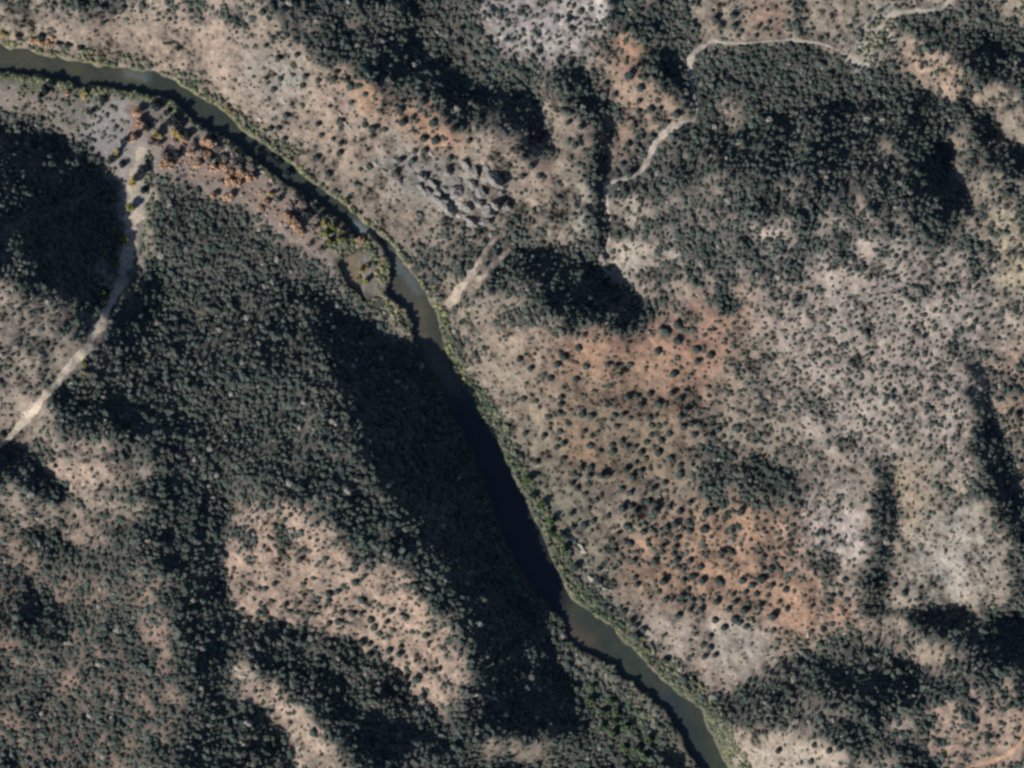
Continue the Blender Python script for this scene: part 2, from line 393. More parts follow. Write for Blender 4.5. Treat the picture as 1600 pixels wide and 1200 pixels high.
lum = soil.mean(2, keepdims=True)
soil = (lum+(soil-lum)*0.56)*np.array([0.975, 0.97, 0.95])
soil = np.clip(soil, 0.01, 0.9)

palezone = mask([(1150, 440), (1500, 420), (1540, 600), (1500, 720), (1350, 900), (1240, 880), (1240, 720), (1120, 640)], 25)
# shrub cover 0..1
dens = np.clip(0.68 - 0.85*blur(g, 8), 0.22, 0.97)
D = [
    ([(-400, -20), (60, 10), (200, 30), (330, 40), (540, 120), (640, 220), (740, 280), (720, 380), (660, 400), (520, 300), (380, 190), (240, 105),
      (-400, 50)], 12, 0.10),
    ([(380, 95), (560, 140), (600, 220), (540, 250), (400, 160)], 14, 0.18),
    ([(-400, -400), (0, -40), (60, -10), (210, -10), (230, 12), (330, -10), (420, 20), (350, 40), (280, 20), (200, 25), (100, 18), (60, 8), (-400, -40)], 6, 0.85),
    ([(550, 120), (720, 190), (720, 230), (640, 210), (560, 150)], 8, 0.45),
    ([(420, -40), (740, -40), (760, 60), (840, 110), (850, 200), (820, 215), (740, 200), (650, 165), (560, 130), (520, 95), (440, 50)], 10, 0.92),
    ([(760, 190), (850, 220), (900, 330), (860, 350), (780, 290)], 9, 0.28),
    ([(750, -40), (950, -40), (930, 90), (800, 90)], 10, 0.42),
    ([(960, 110), (1060, 130), (1070, 190), (1000, 250), (950, 260)], 10, 0.30),
    ([(1060, -60), (1380, -60), (1380, 30), (1240, 50), (1100, 45)], 8, 0.22),
    ([(1325, 96), (1345, 72), (1362, 40), (1378, 10), (1402, 12), (1392, 50), (1372, 92), (1350, 104)], 4, 0.35),
    ([(1222, -60), (1256, -60), (1256, 60), (1230, 60)], 3, 0.95),
    ([(1400, 45), (1560, 140), (1540, 160), (1400, 100)], 6, 0.45),
    ([(1000, 200), (1100, 190), (1200, 240), (1180, 320), (960, 300)], 10, 0.90),
    ([(950, 290), (1200, 285), (1400, 340), (1540, 350), (1500, 400), (1300, 400), (1050, 370)], 16, 0.84),
    ([(690, 330), (800, 350), (790, 400), (720, 450), (680, 430)], 10, 0.70),
    ([(640, 375), (690, 350), (745, 360), (735, 410), (700, 455), (672, 440), (650, 405)], 7, 0.88),
    ([(640, 240), (780, 250), (790, 340), (700, 350)], 8, 0.12),
    ([(750, 500), (850, 530), (860, 600), (900, 700), (960, 840), (900, 860), (800, 700), (750, 580)], 10, 0.13),
    ([(860, 540), (1090, 520), (1100, 620), (1060, 780), (1000, 820), (900, 780), (860, 660)], 12, 0.20),
    ([(1000, 780), (1250, 780), (1280, 900), (1180, 960), (1000, 900)], 14, 0.50),
    ([(960, 840), (1020, 860), (1060, 960), (960, 940)], 12, 0.35),
    ([(950, 900), (1080, 950), (1200, 990), (1210, 1040), (1130, 1100), (1060, 1060)], 10, 0.10),
    ([(1180, 905), (1270, 915), (1270, 985), (1190, 985)], 8, 0.20),
    ([(1100, 720), (1260, 715), (1255, 800), (1110, 800)], 12, 0.90),
    ([(1130, 480), (1500, 420), (1540, 600), (1500, 700), (1240, 720), (1110, 640)], 22, 0.64),
    ([(1040, 375), (1290, 385), (1280, 422), (1060, 450)], 8, 0.92),
    ([(1260, 780), (1350, 790), (1350, 880), (1270, 860)], 12, 0.40),
    ([(1460, 770), (1540, 800), (1530, 950), (1420, 945), (1440, 850)], 12, 0.16),
    ([(1140, 1130), (1300, 1160), (1300, 1300), (1180, 1300)], 8, 0.14),
    ([(360, 840), (520, 860), (640, 940), (720, 1060), (730, 1100), (640, 1040), (520, 985), (370, 950)], 10, 0.34),
    ([(355, 735), (440, 790), (560, 860), (480, 870), (360, 840)], 10, 0.62),
    ([(350, 1022), (440, 1070), (520, 1160), (500, 1240), (420, 1110)], 6, 0.35),
    ([(-400, 880), (280, 880), (280, 1200), (-400, 1400)], 20, 0.86),
    ([(60, 712), (170, 720), (180, 760), (110, 768)], 7, 0.30),
    ([(-400, 450), (60, 480), (90, 560), (0, 640), (-400, 640)], 12, 0.40),
    ([(228, 280), (420, 350), (560, 480), (700, 640), (560, 760), (350, 800), (200, 700), (100, 620), (180, 480)], 14, 0.97),
    ([(430, 600), (520, 640), (520, 760), (450, 720)], 14, 0.84),
    ([(880, 1060), (960, 1060), (1050, 1180), (1050, 1300), (900, 1300)], 10, 0.93),
]
for poly, soft, val in D:
    m = mask(poly, soft)
    dens = dens*(1-m) + val*m
dens = dens*(1 + (0.18*noise(12, 60, 41) - 0.16*gn)*(1-0.8*np.clip((dens-0.75)/0.2, 0, 1))*(1-0.6*palezone))
dens = dens*(1-np.clip(fl*1.3, 0, 1)*np.where(GY > 900, 0.3, 0.93))
dens = np.maximum(dens, canyon*0.97)
dens = np.where(rv > 0.05, 0, dens)
scrub_shade = np.clip((blur(dens, 10)-0.66)/0.3, 0, 1)[..., None]*0.75
soil = soil*(1-scrub_shade)+np.array([0.085, 0.087, 0.080])*scrub_shade      # shade under the closed scrub, painted into the soil colour
dens = dens*(1-np.clip(1.2-dN/12, 0, 1))*(1-np.clip(1.2-dN2/20, 0, 1))
#--FIELDS-END

# washes and tracks: centre line (x, y, width) in photo pixels
WASHES = {
    'gravel_wash': [(224, 226, 14), (214, 262, 20), (206, 300, 20), (203, 350, 22), (197, 400, 20), (188, 440, 16), (174, 474, 11), (160, 502, 15), (146, 528, 17),
                    (126, 556, 15), (98, 590, 14), (72, 618, 11), (62, 634, 11), (40, 658, 14), (26, 672, 11), (6, 692, 6), (-60, 740, 5)],
    'side_wash': [(776, 369, 5), (762, 388, 8), (744, 414, 9), (730, 436, 12), (716, 456, 15), (704, 472, 13), (696, 482, 10)],
    'side_wash.001': [(799, 387, 5), (780, 405, 8), (762, 424, 9), (750, 436, 11), (737, 450, 14)],
    'creek_wash': [(958, 432, 5), (942, 418, 6), (950, 392, 4), (954, 350, 4), (950, 315, 5), (943, 284, 9), (962, 283, 6), (984, 277, 10), (1003, 266, 9), (1013, 246, 9), (1022, 228, 10), (1033, 210, 9), (1046, 200, 9), (1066, 192, 8), (1087, 186, 6),
                   (1093, 176, 7), (1088, 160, 6), (1082, 130, 6), (1078, 104, 7), (1082, 84, 8), (1096, 74, 9), (1112, 62, 6), (1130, 64, 4), (1160, 66, 4), (1200, 62, 3), (1240, 60, 5), (1290, 67, 3), (1328, 86, 5)],
    'upper_wash': [(1330, 90, 8), (1345, 92, 14), (1356, 84, 20), (1360, 66, 18), (1370, 46, 15), (1384, 28, 12), (1396, 18, 12), (1412, 16, 8), (1440, 16, 6), (1470, 12, 7), (1484, 2, 5), (1500, -20, 5)],
    'dirt_track': [(1490, 1212, 7), (1520, 1194, 7), (1545, 1187, 7), (1568, 1180, 8), (1584, 1168, 8), (1598, 1150, 7), (1640, 1110, 7)],
}
# ---------------------------------------------------------------- materials
def wxy(x, y):
    return (x-800.0)*S, (600.0-y)*S


def new_mat(name):
    m = bpy.data.materials.new(name)
    m.use_nodes = True
    return m, m.node_tree, m.node_tree.nodes['Principled BSDF']


def noise_node(nt, scale, detail=4, rough=0.6):
    tc = nt.nodes.new('ShaderNodeTexCoord')
    n = nt.nodes.new('ShaderNodeTexNoise')
    n.inputs['Scale'].default_value = scale
    n.inputs['Detail'].default_value = detail
    n.inputs['Roughness'].default_value = rough
    nt.links.new(tc.outputs['Object'], n.inputs['Vector'])
    return n


def ramp(nt, src, stops):
    r = nt.nodes.new('ShaderNodeValToRGB')
    r.color_ramp.elements[0].position = stops[0][0]
    r.color_ramp.elements[0].color = (*stops[0][1], 1)
    r.color_ramp.elements[1].position = stops[-1][0]
    r.color_ramp.elements[1].color = (*stops[-1][1], 1)
    for p, c in stops[1:-1]:
        el = r.color_ramp.elements.new(p)
        el.color = (*c, 1)
    nt.links.new(src, r.inputs[0])
    return r


def mult(nt, a, b, fac=1.0):
    m = nt.nodes.new('ShaderNodeMix')
    m.data_type = 'RGBA'
    m.blend_type = 'MULTIPLY'
    m.inputs['Factor'].default_value = fac
    nt.links.new(a, m.inputs[6])
    nt.links.new(b, m.inputs[7])
    return m.outputs[2]


def ground_mat(name, base=None, contrast=0.35, attr=None):
    m, nt, p = new_mat(name)
    if attr:
        a = nt.nodes.new('ShaderNodeAttribute')
        a.attribute_name = attr
        col = a.outputs['Color']
    else:
        rgb = nt.nodes.new('ShaderNodeRGB')
        rgb.outputs[0].default_value = (*base, 1)
        col = rgb.outputs[0]
    lo, hi = 1-contrast, 1+contrast*0.7
    n1 = noise_node(nt, 0.35, 5, 0.75)
    r1 = ramp(nt, n1.outputs[0], [(0.33, (lo, lo*0.99, lo*0.98)), (0.5, (1, 1, 1)), (0.68, (hi, hi, hi*0.99))])
    n2 = noise_node(nt, 0.05, 4, 0.6)
    r2 = ramp(nt, n2.outputs[0], [(0.3, (0.84, 0.86, 0.88)), (0.7, (1.14, 1.10, 1.06))])
    c = mult(nt, col, r1.outputs[0])
    c = mult(nt, c, r2.outputs[0])
    nt.links.new(c, p.inputs['Base Color'])
    p.inputs['Roughness'].default_value = 0.95
    p.inputs['Specular IOR Level'].default_value = 0.15
    b = nt.nodes.new('ShaderNodeBump')
    b.inputs['Strength'].default_value = 0.6
    b.inputs['Distance'].default_value = 0.5
    nt.links.new(n1.outputs[0], b.inputs['Height'])
    nt.links.new(b.outputs[0], p.inputs['Normal'])
    return m


ALB = 0.64     # photo colour of sunlit soil -> albedo
M_SOIL = ground_mat('soil', attr='soil', contrast=0.32)
M_GRAVEL = ground_mat('wash_gravel', tuple(lin((194, 180, 160))*0.70), 0.34)
M_SANDY = ground_mat('wash_sand', tuple(lin((190, 174, 154))*0.68), 0.34)
M_CREEK = ground_mat('creek_stones', tuple(lin((184, 174, 158))*0.68), 0.38)
M_TRACK = ground_mat('track_dirt', tuple(lin((196, 160, 132))*ALB), 0.2)
M_ROCK = ground_mat('rock', tuple(lin((150, 146, 140))*ALB), 0.45)

m, nt, p = new_mat('river_water')
n = noise_node(nt, 0.02, 4)
n.inputs['Scale'].default_value = 0.06
r = ramp(nt, n.outputs[0], [(0.3, (0.75, 0.8, 0.85)), (0.55, (1, 1, 1)), (0.75, (1.35, 1.2, 1.0))])
n3 = noise_node(nt, 0.5, 5, 0.8)
r3 = ramp(nt, n3.outputs[0], [(0.35, (0.7, 0.72, 0.75)), (0.5, (1, 1, 1)), (0.68, (1.7, 1.65, 1.6))])
a = nt.nodes.new('ShaderNodeAttribute'); a.attribute_name = 'bed'
nt.links.new(mult(nt, mult(nt, a.outputs['Color'], r.outputs[0]), r3.outputs[0], 0.6), p.inputs['Base Color'])
p.inputs['Roughness'].default_value = 0.12
n2 = noise_node(nt, 0.9, 3)
b = nt.nodes.new('ShaderNodeBump'); b.inputs['Strength'].default_value = 0.25; b.inputs['Distance'].default_value = 0.1
nt.links.new(n2.outputs[0], b.inputs['Height']); nt.links.new(b.outputs[0], p.inputs['Normal'])
M_WATER = m

m, nt, p = new_mat('rapid_foam')
n = noise_node(nt, 0.6, 5, 0.8)
r = ramp(nt, n.outputs[0], [(0.40, (0.05, 0.065, 0.06)), (0.62, (0.24, 0.27, 0.27))])
nt.links.new(r.outputs[0], p.inputs['Base Color']); p.inputs['Roughness'].default_value = 0.4
M_FOAM = m


def leaf_mat(name, base, var=0.3):
    m, nt, p = new_mat(name)
    oi = nt.nodes.new('ShaderNodeObjectInfo')
    r = ramp(nt, oi.outputs['Random'], [(0.0, tuple(c*(1-var) for c in base)), (0.5, base), (1.0, tuple(c*(1+var) for c in base))])
    n = noise_node(nt, 1.3, 3)
    r2 = ramp(nt, n.outputs[0], [(0.3, (0.65, 0.68, 0.66)), (0.7, (1.3, 1.28, 1.2))])
    nt.links.new(mult(nt, r.outputs[0], r2.outputs[0]), p.inputs['Base Color'])
    p.inputs['Roughness'].default_value = 0.8
    p.inputs['Specular IOR Level'].default_value = 0.2
    return m


M_JUNIPER = leaf_mat('juniper_foliage', (0.038, 0.052, 0.047), 0.3)
M_ORANGE = leaf_mat('autumn_orange_leaves', (0.42, 0.265, 0.175), 0.3)
M_YELLOW = leaf_mat('autumn_yellow_leaves', (0.36, 0.28, 0.12), 0.25)
M_YGREEN = leaf_mat('turning_green_leaves', (0.16, 0.17, 0.045), 0.25)
M_BARE = leaf_mat('bare_brown_twigs', (0.27, 0.225, 0.20), 0.25)
M_DARKTREE = leaf_mat('dark_green_leaves', (0.026, 0.036, 0.036), 0.25)
M_BARK = ground_mat('bark', (0.12, 0.09, 0.07), 0.3)
m, nt, p = new_mat('shrub_foliage')
a = nt.nodes.new('ShaderNodeAttribute'); a.attribute_name = 'leaf'
n = noise_node(nt, 1.1, 3)
r2 = ramp(nt, n.outputs[0], [(0.3, (0.65, 0.68, 0.66)), (0.7, (1.3, 1.28, 1.2))])
nt.links.new(mult(nt, a.outputs['Color'], r2.outputs[0]), p.inputs['Base Color'])
p.inputs['Roughness'].default_value = 0.85
p.inputs['Specular IOR Level'].default_value = 0.2
M_SHRUB = m


# ---------------------------------------------------------------- mesh helpers
def mesh_np(name, V, F, mat, smooth=False, colors=None, cname='leaf'):
    """V (n,3) float, F (m,k) int"""
    V = np.asarray(V, np.float32); F = np.asarray(F, np.int32)
    me = bpy.data.meshes.new(name)
    me.vertices.add(len(V))
    me.vertices.foreach_set('co', V.ravel())
    k = F.shape[1]
    me.loops.add(F.size)
    me.loops.foreach_set('vertex_index', F.ravel())
    me.polygons.add(len(F))
    me.polygons.foreach_set('loop_start', np.arange(0, F.size, k, dtype=np.int32))
    me.polygons.foreach_set('loop_total', np.full(len(F), k, np.int32))
    me.polygons.foreach_set('use_smooth', np.full(len(F), smooth))
    me.update(calc_edges=True)
    if colors is not None:
        at = me.color_attributes.new(cname, 'FLOAT_COLOR', 'POINT')
        c4 = np.ones((len(V), 4), np.float32); c4[:, :3] = colors
        at.data.foreach_set('color', c4.ravel())
    me.materials.append(mat)
    return me


def put(name, me, loc=(0, 0, 0), parent=None, **props):
    o = bpy.data.objects.new(name, me)
    COL.objects.link(o)
    o.location = loc
    if parent is not None:
        o.parent = parent
    for k, v in props.items():
        o[k] = v
    return o


def hz(x, y):
    return sample(h, x, y)


# ---------------------------------------------------------------- terrain, water, washes
# carve the washes slightly so that they lie in shallow beds
V = np.stack([(GX-800)*S, (600-GY)*S, h], -1).reshape(-1, 3)
idx = np.arange(NY*NX).reshape(NY, NX)
F = np.stack([idx[:-1, :-1], idx[1:, :-1], idx[1:, 1:], idx[:-1, 1:]], -1).reshape(-1, 4)
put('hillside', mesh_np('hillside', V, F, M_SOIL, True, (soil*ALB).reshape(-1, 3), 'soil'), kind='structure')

rng = np.random.default_rng(3)
cells = river | (blur(river.astype(float), 5) > 0.08)
cj, ci = np.nonzero(cells[:-1, :-1])
wid = np.full((NY, NX), -1, np.int64)
fr = np.stack([idx[cj, ci], idx[cj+1, ci], idx[cj+1, ci+1], idx[cj, ci+1]], -1)
uq, inv = np.unique(fr, return_inverse=True)
Vw = V[uq].copy(); Vw[:, 2] = 0.0
# colour of the river bed seen through the water: deep green, brown gravel shallows, grey riffles; canyon shade painted in
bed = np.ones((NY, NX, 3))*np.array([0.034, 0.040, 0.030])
for poly, soft, col in [([(-400, 60), (0, 72), (140, 100), (230, 118), (200, 132), (60, 108), (-400, 90)], 6, (0.052, 0.052, 0.036)),
                        ([(535, 395), (560, 390), (566, 450), (600, 480), (560, 470), (528, 430)], 4, (0.17, 0.13, 0.085)),
                        ([(600, 400), (640, 430), (670, 470), (676, 530), (660, 560), (640, 520), (620, 470)], 8, (0.062, 0.058, 0.042)),
                        ([(655, 530), (690, 540), (725, 600), (700, 620), (670, 580)], 9, (0.075, 0.070, 0.045)),
                        ([(885, 960), (925, 1000), (960, 1040), (900, 1020), (880, 990)], 7, (0.060, 0.050, 0.036)),
                        ([(1000, 1060), (1060, 1090), (1110, 1200), (1090, 1190), (1040, 1100)], 7, (0.026, 0.036, 0.034)),
                        ([(548, 340), (570, 350), (590, 372), (575, 376), (555, 358)], 4, (0.14, 0.16, 0.15)),
                        ([(605, 385), (618, 392), (640, 425), (665, 460), (652, 462), (622, 425)], 3, (0.08, 0.088, 0.08)),
                        ([(700, 610), (760, 650), (870, 850), (900, 925), (870, 970), (800, 890), (700, 680)], 6, (0.016, 0.018, 0.018)),  # canyon shadow darkened into the water colour
                        ([(190, 110), (230, 112), (228, 124), (195, 122)], 4, (0.085, 0.10, 0.095))]:
    m_ = mask(poly, soft, 0.5)[..., None]
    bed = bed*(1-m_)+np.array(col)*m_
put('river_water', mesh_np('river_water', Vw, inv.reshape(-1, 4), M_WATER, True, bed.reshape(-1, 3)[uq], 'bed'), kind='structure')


def strip(name, pts, mat, lift=0.12, seed=0, rough=0.34, **props):
    r = np.random.default_rng(seed)
    P = np.array(pts, float)
    seg = np.hypot(*np.diff(P[:, :2], axis=0).T)
    s = np.concatenate([[0], np.cumsum(seg)])
    t = np.arange(0, s[-1], 2.5)
    x, y, w = (np.interp(t, s, P[:, i]) for i in range(3))
    ker = np.ones(9)/9
    def sm_(a):
        return np.convolve(np.pad(a, 4, 'edge'), ker, 'valid')
    x, y = sm_(x), sm_(y)
    dx, dy = np.gradient(x), np.gradient(y)
    L = np.hypot(dx, dy)+1e-9
    nx_, ny_ = -dy/L, dx/L
    jl = 1+rough*np.convolve(r.normal(size=len(t)+4), np.ones(5)/2.2, 'valid')
    jr = 1+rough*np.convolve(r.normal(size=len(t)+4), np.ones(5)/2.2, 'valid')
    K = 9
    V_ = []
    for k in range(K):
        f = -1+2*k/(K-1)
        ww = np.where(f < 0, jl, jr)*w/2*f
        px, py = x+nx_*ww, y+ny_*ww
        V_.append(np.stack([(px-800)*S, (600-py)*S, hz(px, py)+lift-0.25*(abs(f) == 1)], -1))
    V_ = np.stack(V_, 1)
    n_ = len(t)
    id_ = np.arange(n_*K).reshape(n_, K)
    F_ = np.stack([id_[:-1, :-1], id_[:-1, 1:], id_[1:, 1:], id_[1:, :-1]], -1).reshape(-1, 4)
    return put(name, mesh_np(name, V_.reshape(-1, 3), F_, mat, True), **props)


for i, (nm, pts) in enumerate(WASHES.items()):
    mt = M_TRACK if nm == 'dirt_track' else (M_SANDY if nm.startswith('side') else M_CREEK if nm[:5] in ('upper', 'creek') else M_GRAVEL)
    strip(nm.split('.')[0], pts, mt, 0.22, i, kind='structure')
# ---------------------------------------------------------------- plant shapes
def ico(sub):
    t = (1+5**0.5)/2
    v = np.array([(-1, t, 0), (1, t, 0), (-1, -t, 0), (1, -t, 0), (0, -1, t), (0, 1, t), (0, -1, -t), (0, 1, -t), (t, 0, -1), (t, 0, 1), (-t, 0, -1), (-t, 0, 1)], float)
    f = [(0, 11, 5), (0, 5, 1), (0, 1, 7), (0, 7, 10), (0, 10, 11), (1, 5, 9), (5, 11, 4), (11, 10, 2), (10, 7, 6), (7, 1, 8),
         (3, 9, 4), (3, 4, 2), (3, 2, 6), (3, 6, 8), (3, 8, 9), (4, 9, 5), (2, 4, 11), (6, 2, 10), (8, 6, 7), (9, 8, 1)]
    v = list(v/np.linalg.norm(v[0]))
    for _ in range(sub):
        c, nf = {}, []
        def mid(a, b):
            k = (min(a, b), max(a, b))
            if k not in c:
                m_ = v[a]+v[b]; v.append(m_/np.linalg.norm(m_)); c[k] = len(v)-1
            return c[k]
        for a, b_, d in f:
            x, y, z = mid(a, b_), mid(b_, d), mid(d, a)
            nf += [(a, x, z), (b_, y, x), (d, z, y), (x, y, z)]
        f = nf
    return np.array(v), np.array(f)


I1V, I1F = ico(1)
I2V, I2F = ico(2)


def lumpy(base, r, jag=0.22, lobes=4, flat=0.85):
    V_ = base.copy()
    s = np.ones(len(V_))
    for _ in range(lobes):
        d = r.normal(size=3); d /= np.linalg.norm(d)
        s += r.uniform(-0.22, 0.30)*np.clip(V_ @ d, 0, 1)**2
    s *= 1+r.uniform(-jag, jag, len(V_))
    V_ = V_*s[:, None]
    V_[:, 2] *= flat
    V_[:, 2] -= V_[:, 2].min()
    return V_


def leaf_cloud(r, n, lobes, size, flat=0.7):
    """crown made of many small leaf clumps (quads) spread through several lobes; unit radius"""
    Vs, Fs = [], []
    cen_ = []
    for i in range(lobes):
        a = r.uniform(0, 6.28); q = r.uniform(0.15, 0.62)
        cen_.append((q*math.cos(a), q*math.sin(a), r.uniform(0.5, 1.15), r.uniform(0.34, 0.55)))
    for i in range(n):
        c = cen_[r.integers(lobes)]
        d = r.normal(size=3); d /= np.linalg.norm(d)
        rad = c[3]*r.uniform(0.55, 1.05)
        p_ = np.array(c[:3])+d*rad*np.array([1, 1, flat])
        n_ = d*0.6+r.normal(size=3)*0.6+np.array([0, 0, 0.4]); n_ /= np.linalg.norm(n_)
        u = np.cross(n_, r.normal(size=3)); u /= np.linalg.norm(u)
        w = np.cross(n_, u)
        s = size*r.uniform(0.6, 1.4)
        k = len(Vs)
        Vs += [p_-u*s-w*s*0.7, p_+u*s-w*s*0.7, p_+u*s+w*s*0.7, p_-u*s+w*s*0.7]
        Fs.append((k, k+1, k+2, k+3))
    return np.array(Vs), np.array(Fs)


def trunk_mesh(name, r, rad, hgt, limbs=4, spread=0.5):
    Vs, Fs = [], []
    def tube(pts, rr):
        n = 7; k0 = len(Vs)
        for (p_, q) in zip(pts, rr):
            for i in range(n):
                a = 6.2832*i/n
                Vs.append((p_[0]+q*math.cos(a), p_[1]+q*math.sin(a), p_[2]))
        for j in range(len(pts)-1):
            for i in range(n):
                a, b_ = k0+j*n+i, k0+j*n+(i+1) % n
                Fs.append((a, b_, b_+n, a+n))
    tube([(0, 0, -0.6), (0.03, 0.02, hgt*0.3), (0.08, -0.05, hgt*0.75)], [rad*1.3, rad, rad*0.55])
    for i in range(limbs):
        a = 6.28*(i+r.uniform(0, 0.6))/limbs
        z0 = hgt*r.uniform(0.25, 0.5); s = spread*hgt*r.uniform(0.6, 1)
        tube([(0.03, 0, z0), (s*0.5*math.cos(a), s*0.5*math.sin(a), z0+hgt*0.22), (s*math.cos(a), s*math.sin(a), z0+hgt*0.4)], [rad*0.6, rad*0.4, rad*0.15])
    return mesh_np(name, Vs, Fs, M_BARK, True)


# ---------------------------------------------------------------- individual junipers (photo pixels, radius px)
#--DATA-BEGIN
J = []
def add(ox, oy, s):
    for w in s.split():
        a = w.split(',')
        J.append((ox+float(a[0])/4, oy+float(a[1])/4, float(a[2]) if len(a) > 2 else 4.7))
add(800, 600, '605,10 320,25 305,85,5.4 300,130,6 150,105 170,145,4 70,95,4 295,180,5.4 230,205,4 437,192,6.4 492,203,6.4 595,132 510,45,3.6 350,240 240,250 235,285,4 300,295,5.8 80,315,3.8 200,325,5.2 450,298,5.2 500,325,5 290,350,4.2 320,375,5.6 280,400,4.6 485,385,6 570,225 640,195,5.4 688,195,5 740,212 800,135,6.4 775,80 720,85,5.6 655,265,5 860,215,5.8 875,260 920,262 910,125,6 960,128,4.6 860,65,6.4 1000,60,6 1050,100,6 1085,165,6 1050,205,6 875,320,6.2 910,310,4.4 980,315,5.4 935,355,5.8 840,365,5 685,358 715,395,5.4 770,395,4.8 625,385,5.6 630,425,5.6 805,433,7 915,432,7.4 840,470,4.6 775,495,4.8 890,395,4.4 990,465,5.2 550,420,4.8 315,470,4.8 150,490,5 430,530,6.2 485,530,6.2 415,580,5 480,580,5.4 480,630,4.6 560,575,6.6 597,580,4.6 375,628,4.8 405,655,5.2 715,540,6 805,548,6 750,580,6.6 685,662,5.4 740,682,5.6 880,662,5.4 530,728,5.4 455,690,3.8 555,700,4.4 690,780,8.4 745,765,5.4 775,800,5.4 605,828,5.2 505,865,5 445,887,6.4 380,900,4.8 370,815,5 340,970,5.4 850,740,6.6 900,760,6 890,800,6 980,770,6 1050,570,6.4 1050,800,6.4 1110,745,5.8 955,620,5.4 1120,250,6.4 1070,270,6.4 1140,320,6 1240,325,5.6 1290,290,5.4 1320,330,5 1050,515,5.4 820,930,6 720,890,7 850,980,4.6 660,940,5 1020,880,6.4 1065,910,5 965,905,5.2 760,1110,6.4 890,1110,6.4 545,1160,5.2 400,1150,7.4 640,1045,5.2 740,1000,6 1010,1065,5.2 1110,1110,6 1180,1150,6.4 1030,1110,5.8 1200,910,7 1210,810,6.4 1250,800,6.4 1320,760,5.8 1430,800,6.2 1110,920,6.2 1030,970,6 940,1020,5.8 860,1010,4.6')
add(800, 900, '945,40,7.6 770,15,4.8 780,60,4.8 1075,30,6 1130,10,6 1190,35,7 1290,30,6.6 1130,155,5.6 960,155,5.6 1060,130,6.2 1100,90,5.6 920,105,4.4 1280,165,6.4 1110,215,4.8 1040,255,5 1180,215,5.8 615,230,5.6 700,232,5.8 745,290,6 775,385,7 820,340,6 775,320,5 950,375,4.4 1240,380,5 1200,435,4.6 1240,455,5.4 1205,510,5.6 1270,500,5.4 960,530,5.6 1080,650,7 995,600,4.8 1390,275,6.8 1330,325,6.6 1465,320,5.6 1420,295,5.2 1270,280,6.2 1390,170,5 1355,210,6 1450,220,6.2 1550,190,5.2 1530,115,5 1460,105,5 1500,60,6 1560,25,7.4 1440,30,6.4 1380,120,5 1310,50,5.8')
add(1200, 900, '30,255,7.6 120,205,5.2 25,60,5.6 110,85,5.6 30,345,5 400,125,5.8 490,150,5.2 270,350,4.8 325,425,5.6 400,300,5 60,400,3.8 480,25,5.2 70,165,5 850,105,5.2 790,60,5 860,120,4 400,1035,5.6 370,1085,6 545,1085,6 260,1155,5.6 60,1090,5.8 280,1050,4.8 435,1070,5 345,330,4.4')
add(400, 900, '460,110,7 455,155,5.4 660,150,6 540,225,5.8 605,235,5 655,235,4.8 515,285,6 460,295,5.4 185,180,4.6 265,170,4.4 330,235,5.4 370,240,4.8 395,200,4.4 720,270,6.8 740,320,5.8 770,360,5.6 820,285,5 845,215,5.8 655,418,7 710,425,5.4 705,495,6.4 830,470,6 835,530,5.4 790,580,5.6 930,640,6.6 1000,650,7.2 880,695,6 930,700,5.2 1050,590,5.6 1110,595,5 1040,755,6.8 1060,370,5.8 935,260,5.8 895,490,6.2 905,440,5 620,40,6.8 510,95,5.6 120,45,4.8 60,75,4.8 20,225,5.4 210,215,4.4 100,155,4.4 300,50,4.4 365,10,4.6 1145,575,4.8 1240,1060,7.4 1035,940,6.2 545,1065,6.2 360,970,6.2 150,660,5')
add(400, 0, '95,35,5.4 40,85,6.4 165,75,6.6 285,130,6 60,290,4.8 255,345,5.4 140,365,5.8 230,465,4.8 305,480,5.4 150,495,5.2 290,535,4.8 105,560,5.4 385,500,4.4 480,495,4.6 500,455,4.8 235,405,4.4 415,405,4.4 590,545,7.4 565,500,5.2 635,540,4.8 680,590,5.2 595,640,5.2 725,805,7.6 675,780,5.6 185,720,6 385,775,5 405,840,5.2 520,955,6.4 525,895,5 370,985,5.4 85,800,5 135,800,5 170,870,5.4 445,1090,6 520,755,4.4 915,765,7 1105,770,6.6 1190,770,5.4 1230,810,6.8 1290,800,6 1045,865,5.6 1120,880,8 990,945,5.4 1050,945,6 905,640,5.6 1035,640,7.6 895,690,7 770,690,4.8 800,805,4.8 975,740,5 900,1000,6.6 975,1005,5.8 870,1080,5.4 705,1040,4.8 650,1055,4.4 1210,990,5.2 1330,880,5.4 1580,1030,4.8')
add(800, 0, '735,470,8 855,345,5.6 800,555,6.4 790,695,5.4 865,685,6 925,680,5 1030,710,6.4 910,625,4.6 830,480,4.8 760,790,4.8 785,870,5.4 430,795,6.4 725,905,5.4 690,1025,5.4 735,1085,6.4 120,1040,5.8 165,1100,5 65,1100,5 70,985,6 430,70,4.8 350,125,5 380,175,4.8 640,590,5.2 795,630,5 700,190,6.2 585,520,5 1385,90,6.8 1270,120,4.8 1305,165,4.4 1390,160,5.2 1540,165,4.6 345,640,5.2 360,705,5.6 390,910,5.8')
add(800, 300, '1035,830,7.2 1030,930,6.8 960,880,7 415,975,6.4 240,1165,6.2 280,1080,6.6 735,1080,6.2 1010,1140,7.6 910,1000,7 460,1090,5.8 650,1090,5.4 600,1080,5.2 1150,990,7.2 1155,1060,6 1240,1020,6.4 320,1030,6.2 200,1140,4.8 115,1105,5 45,1045,5.6 400,1170,6.2')
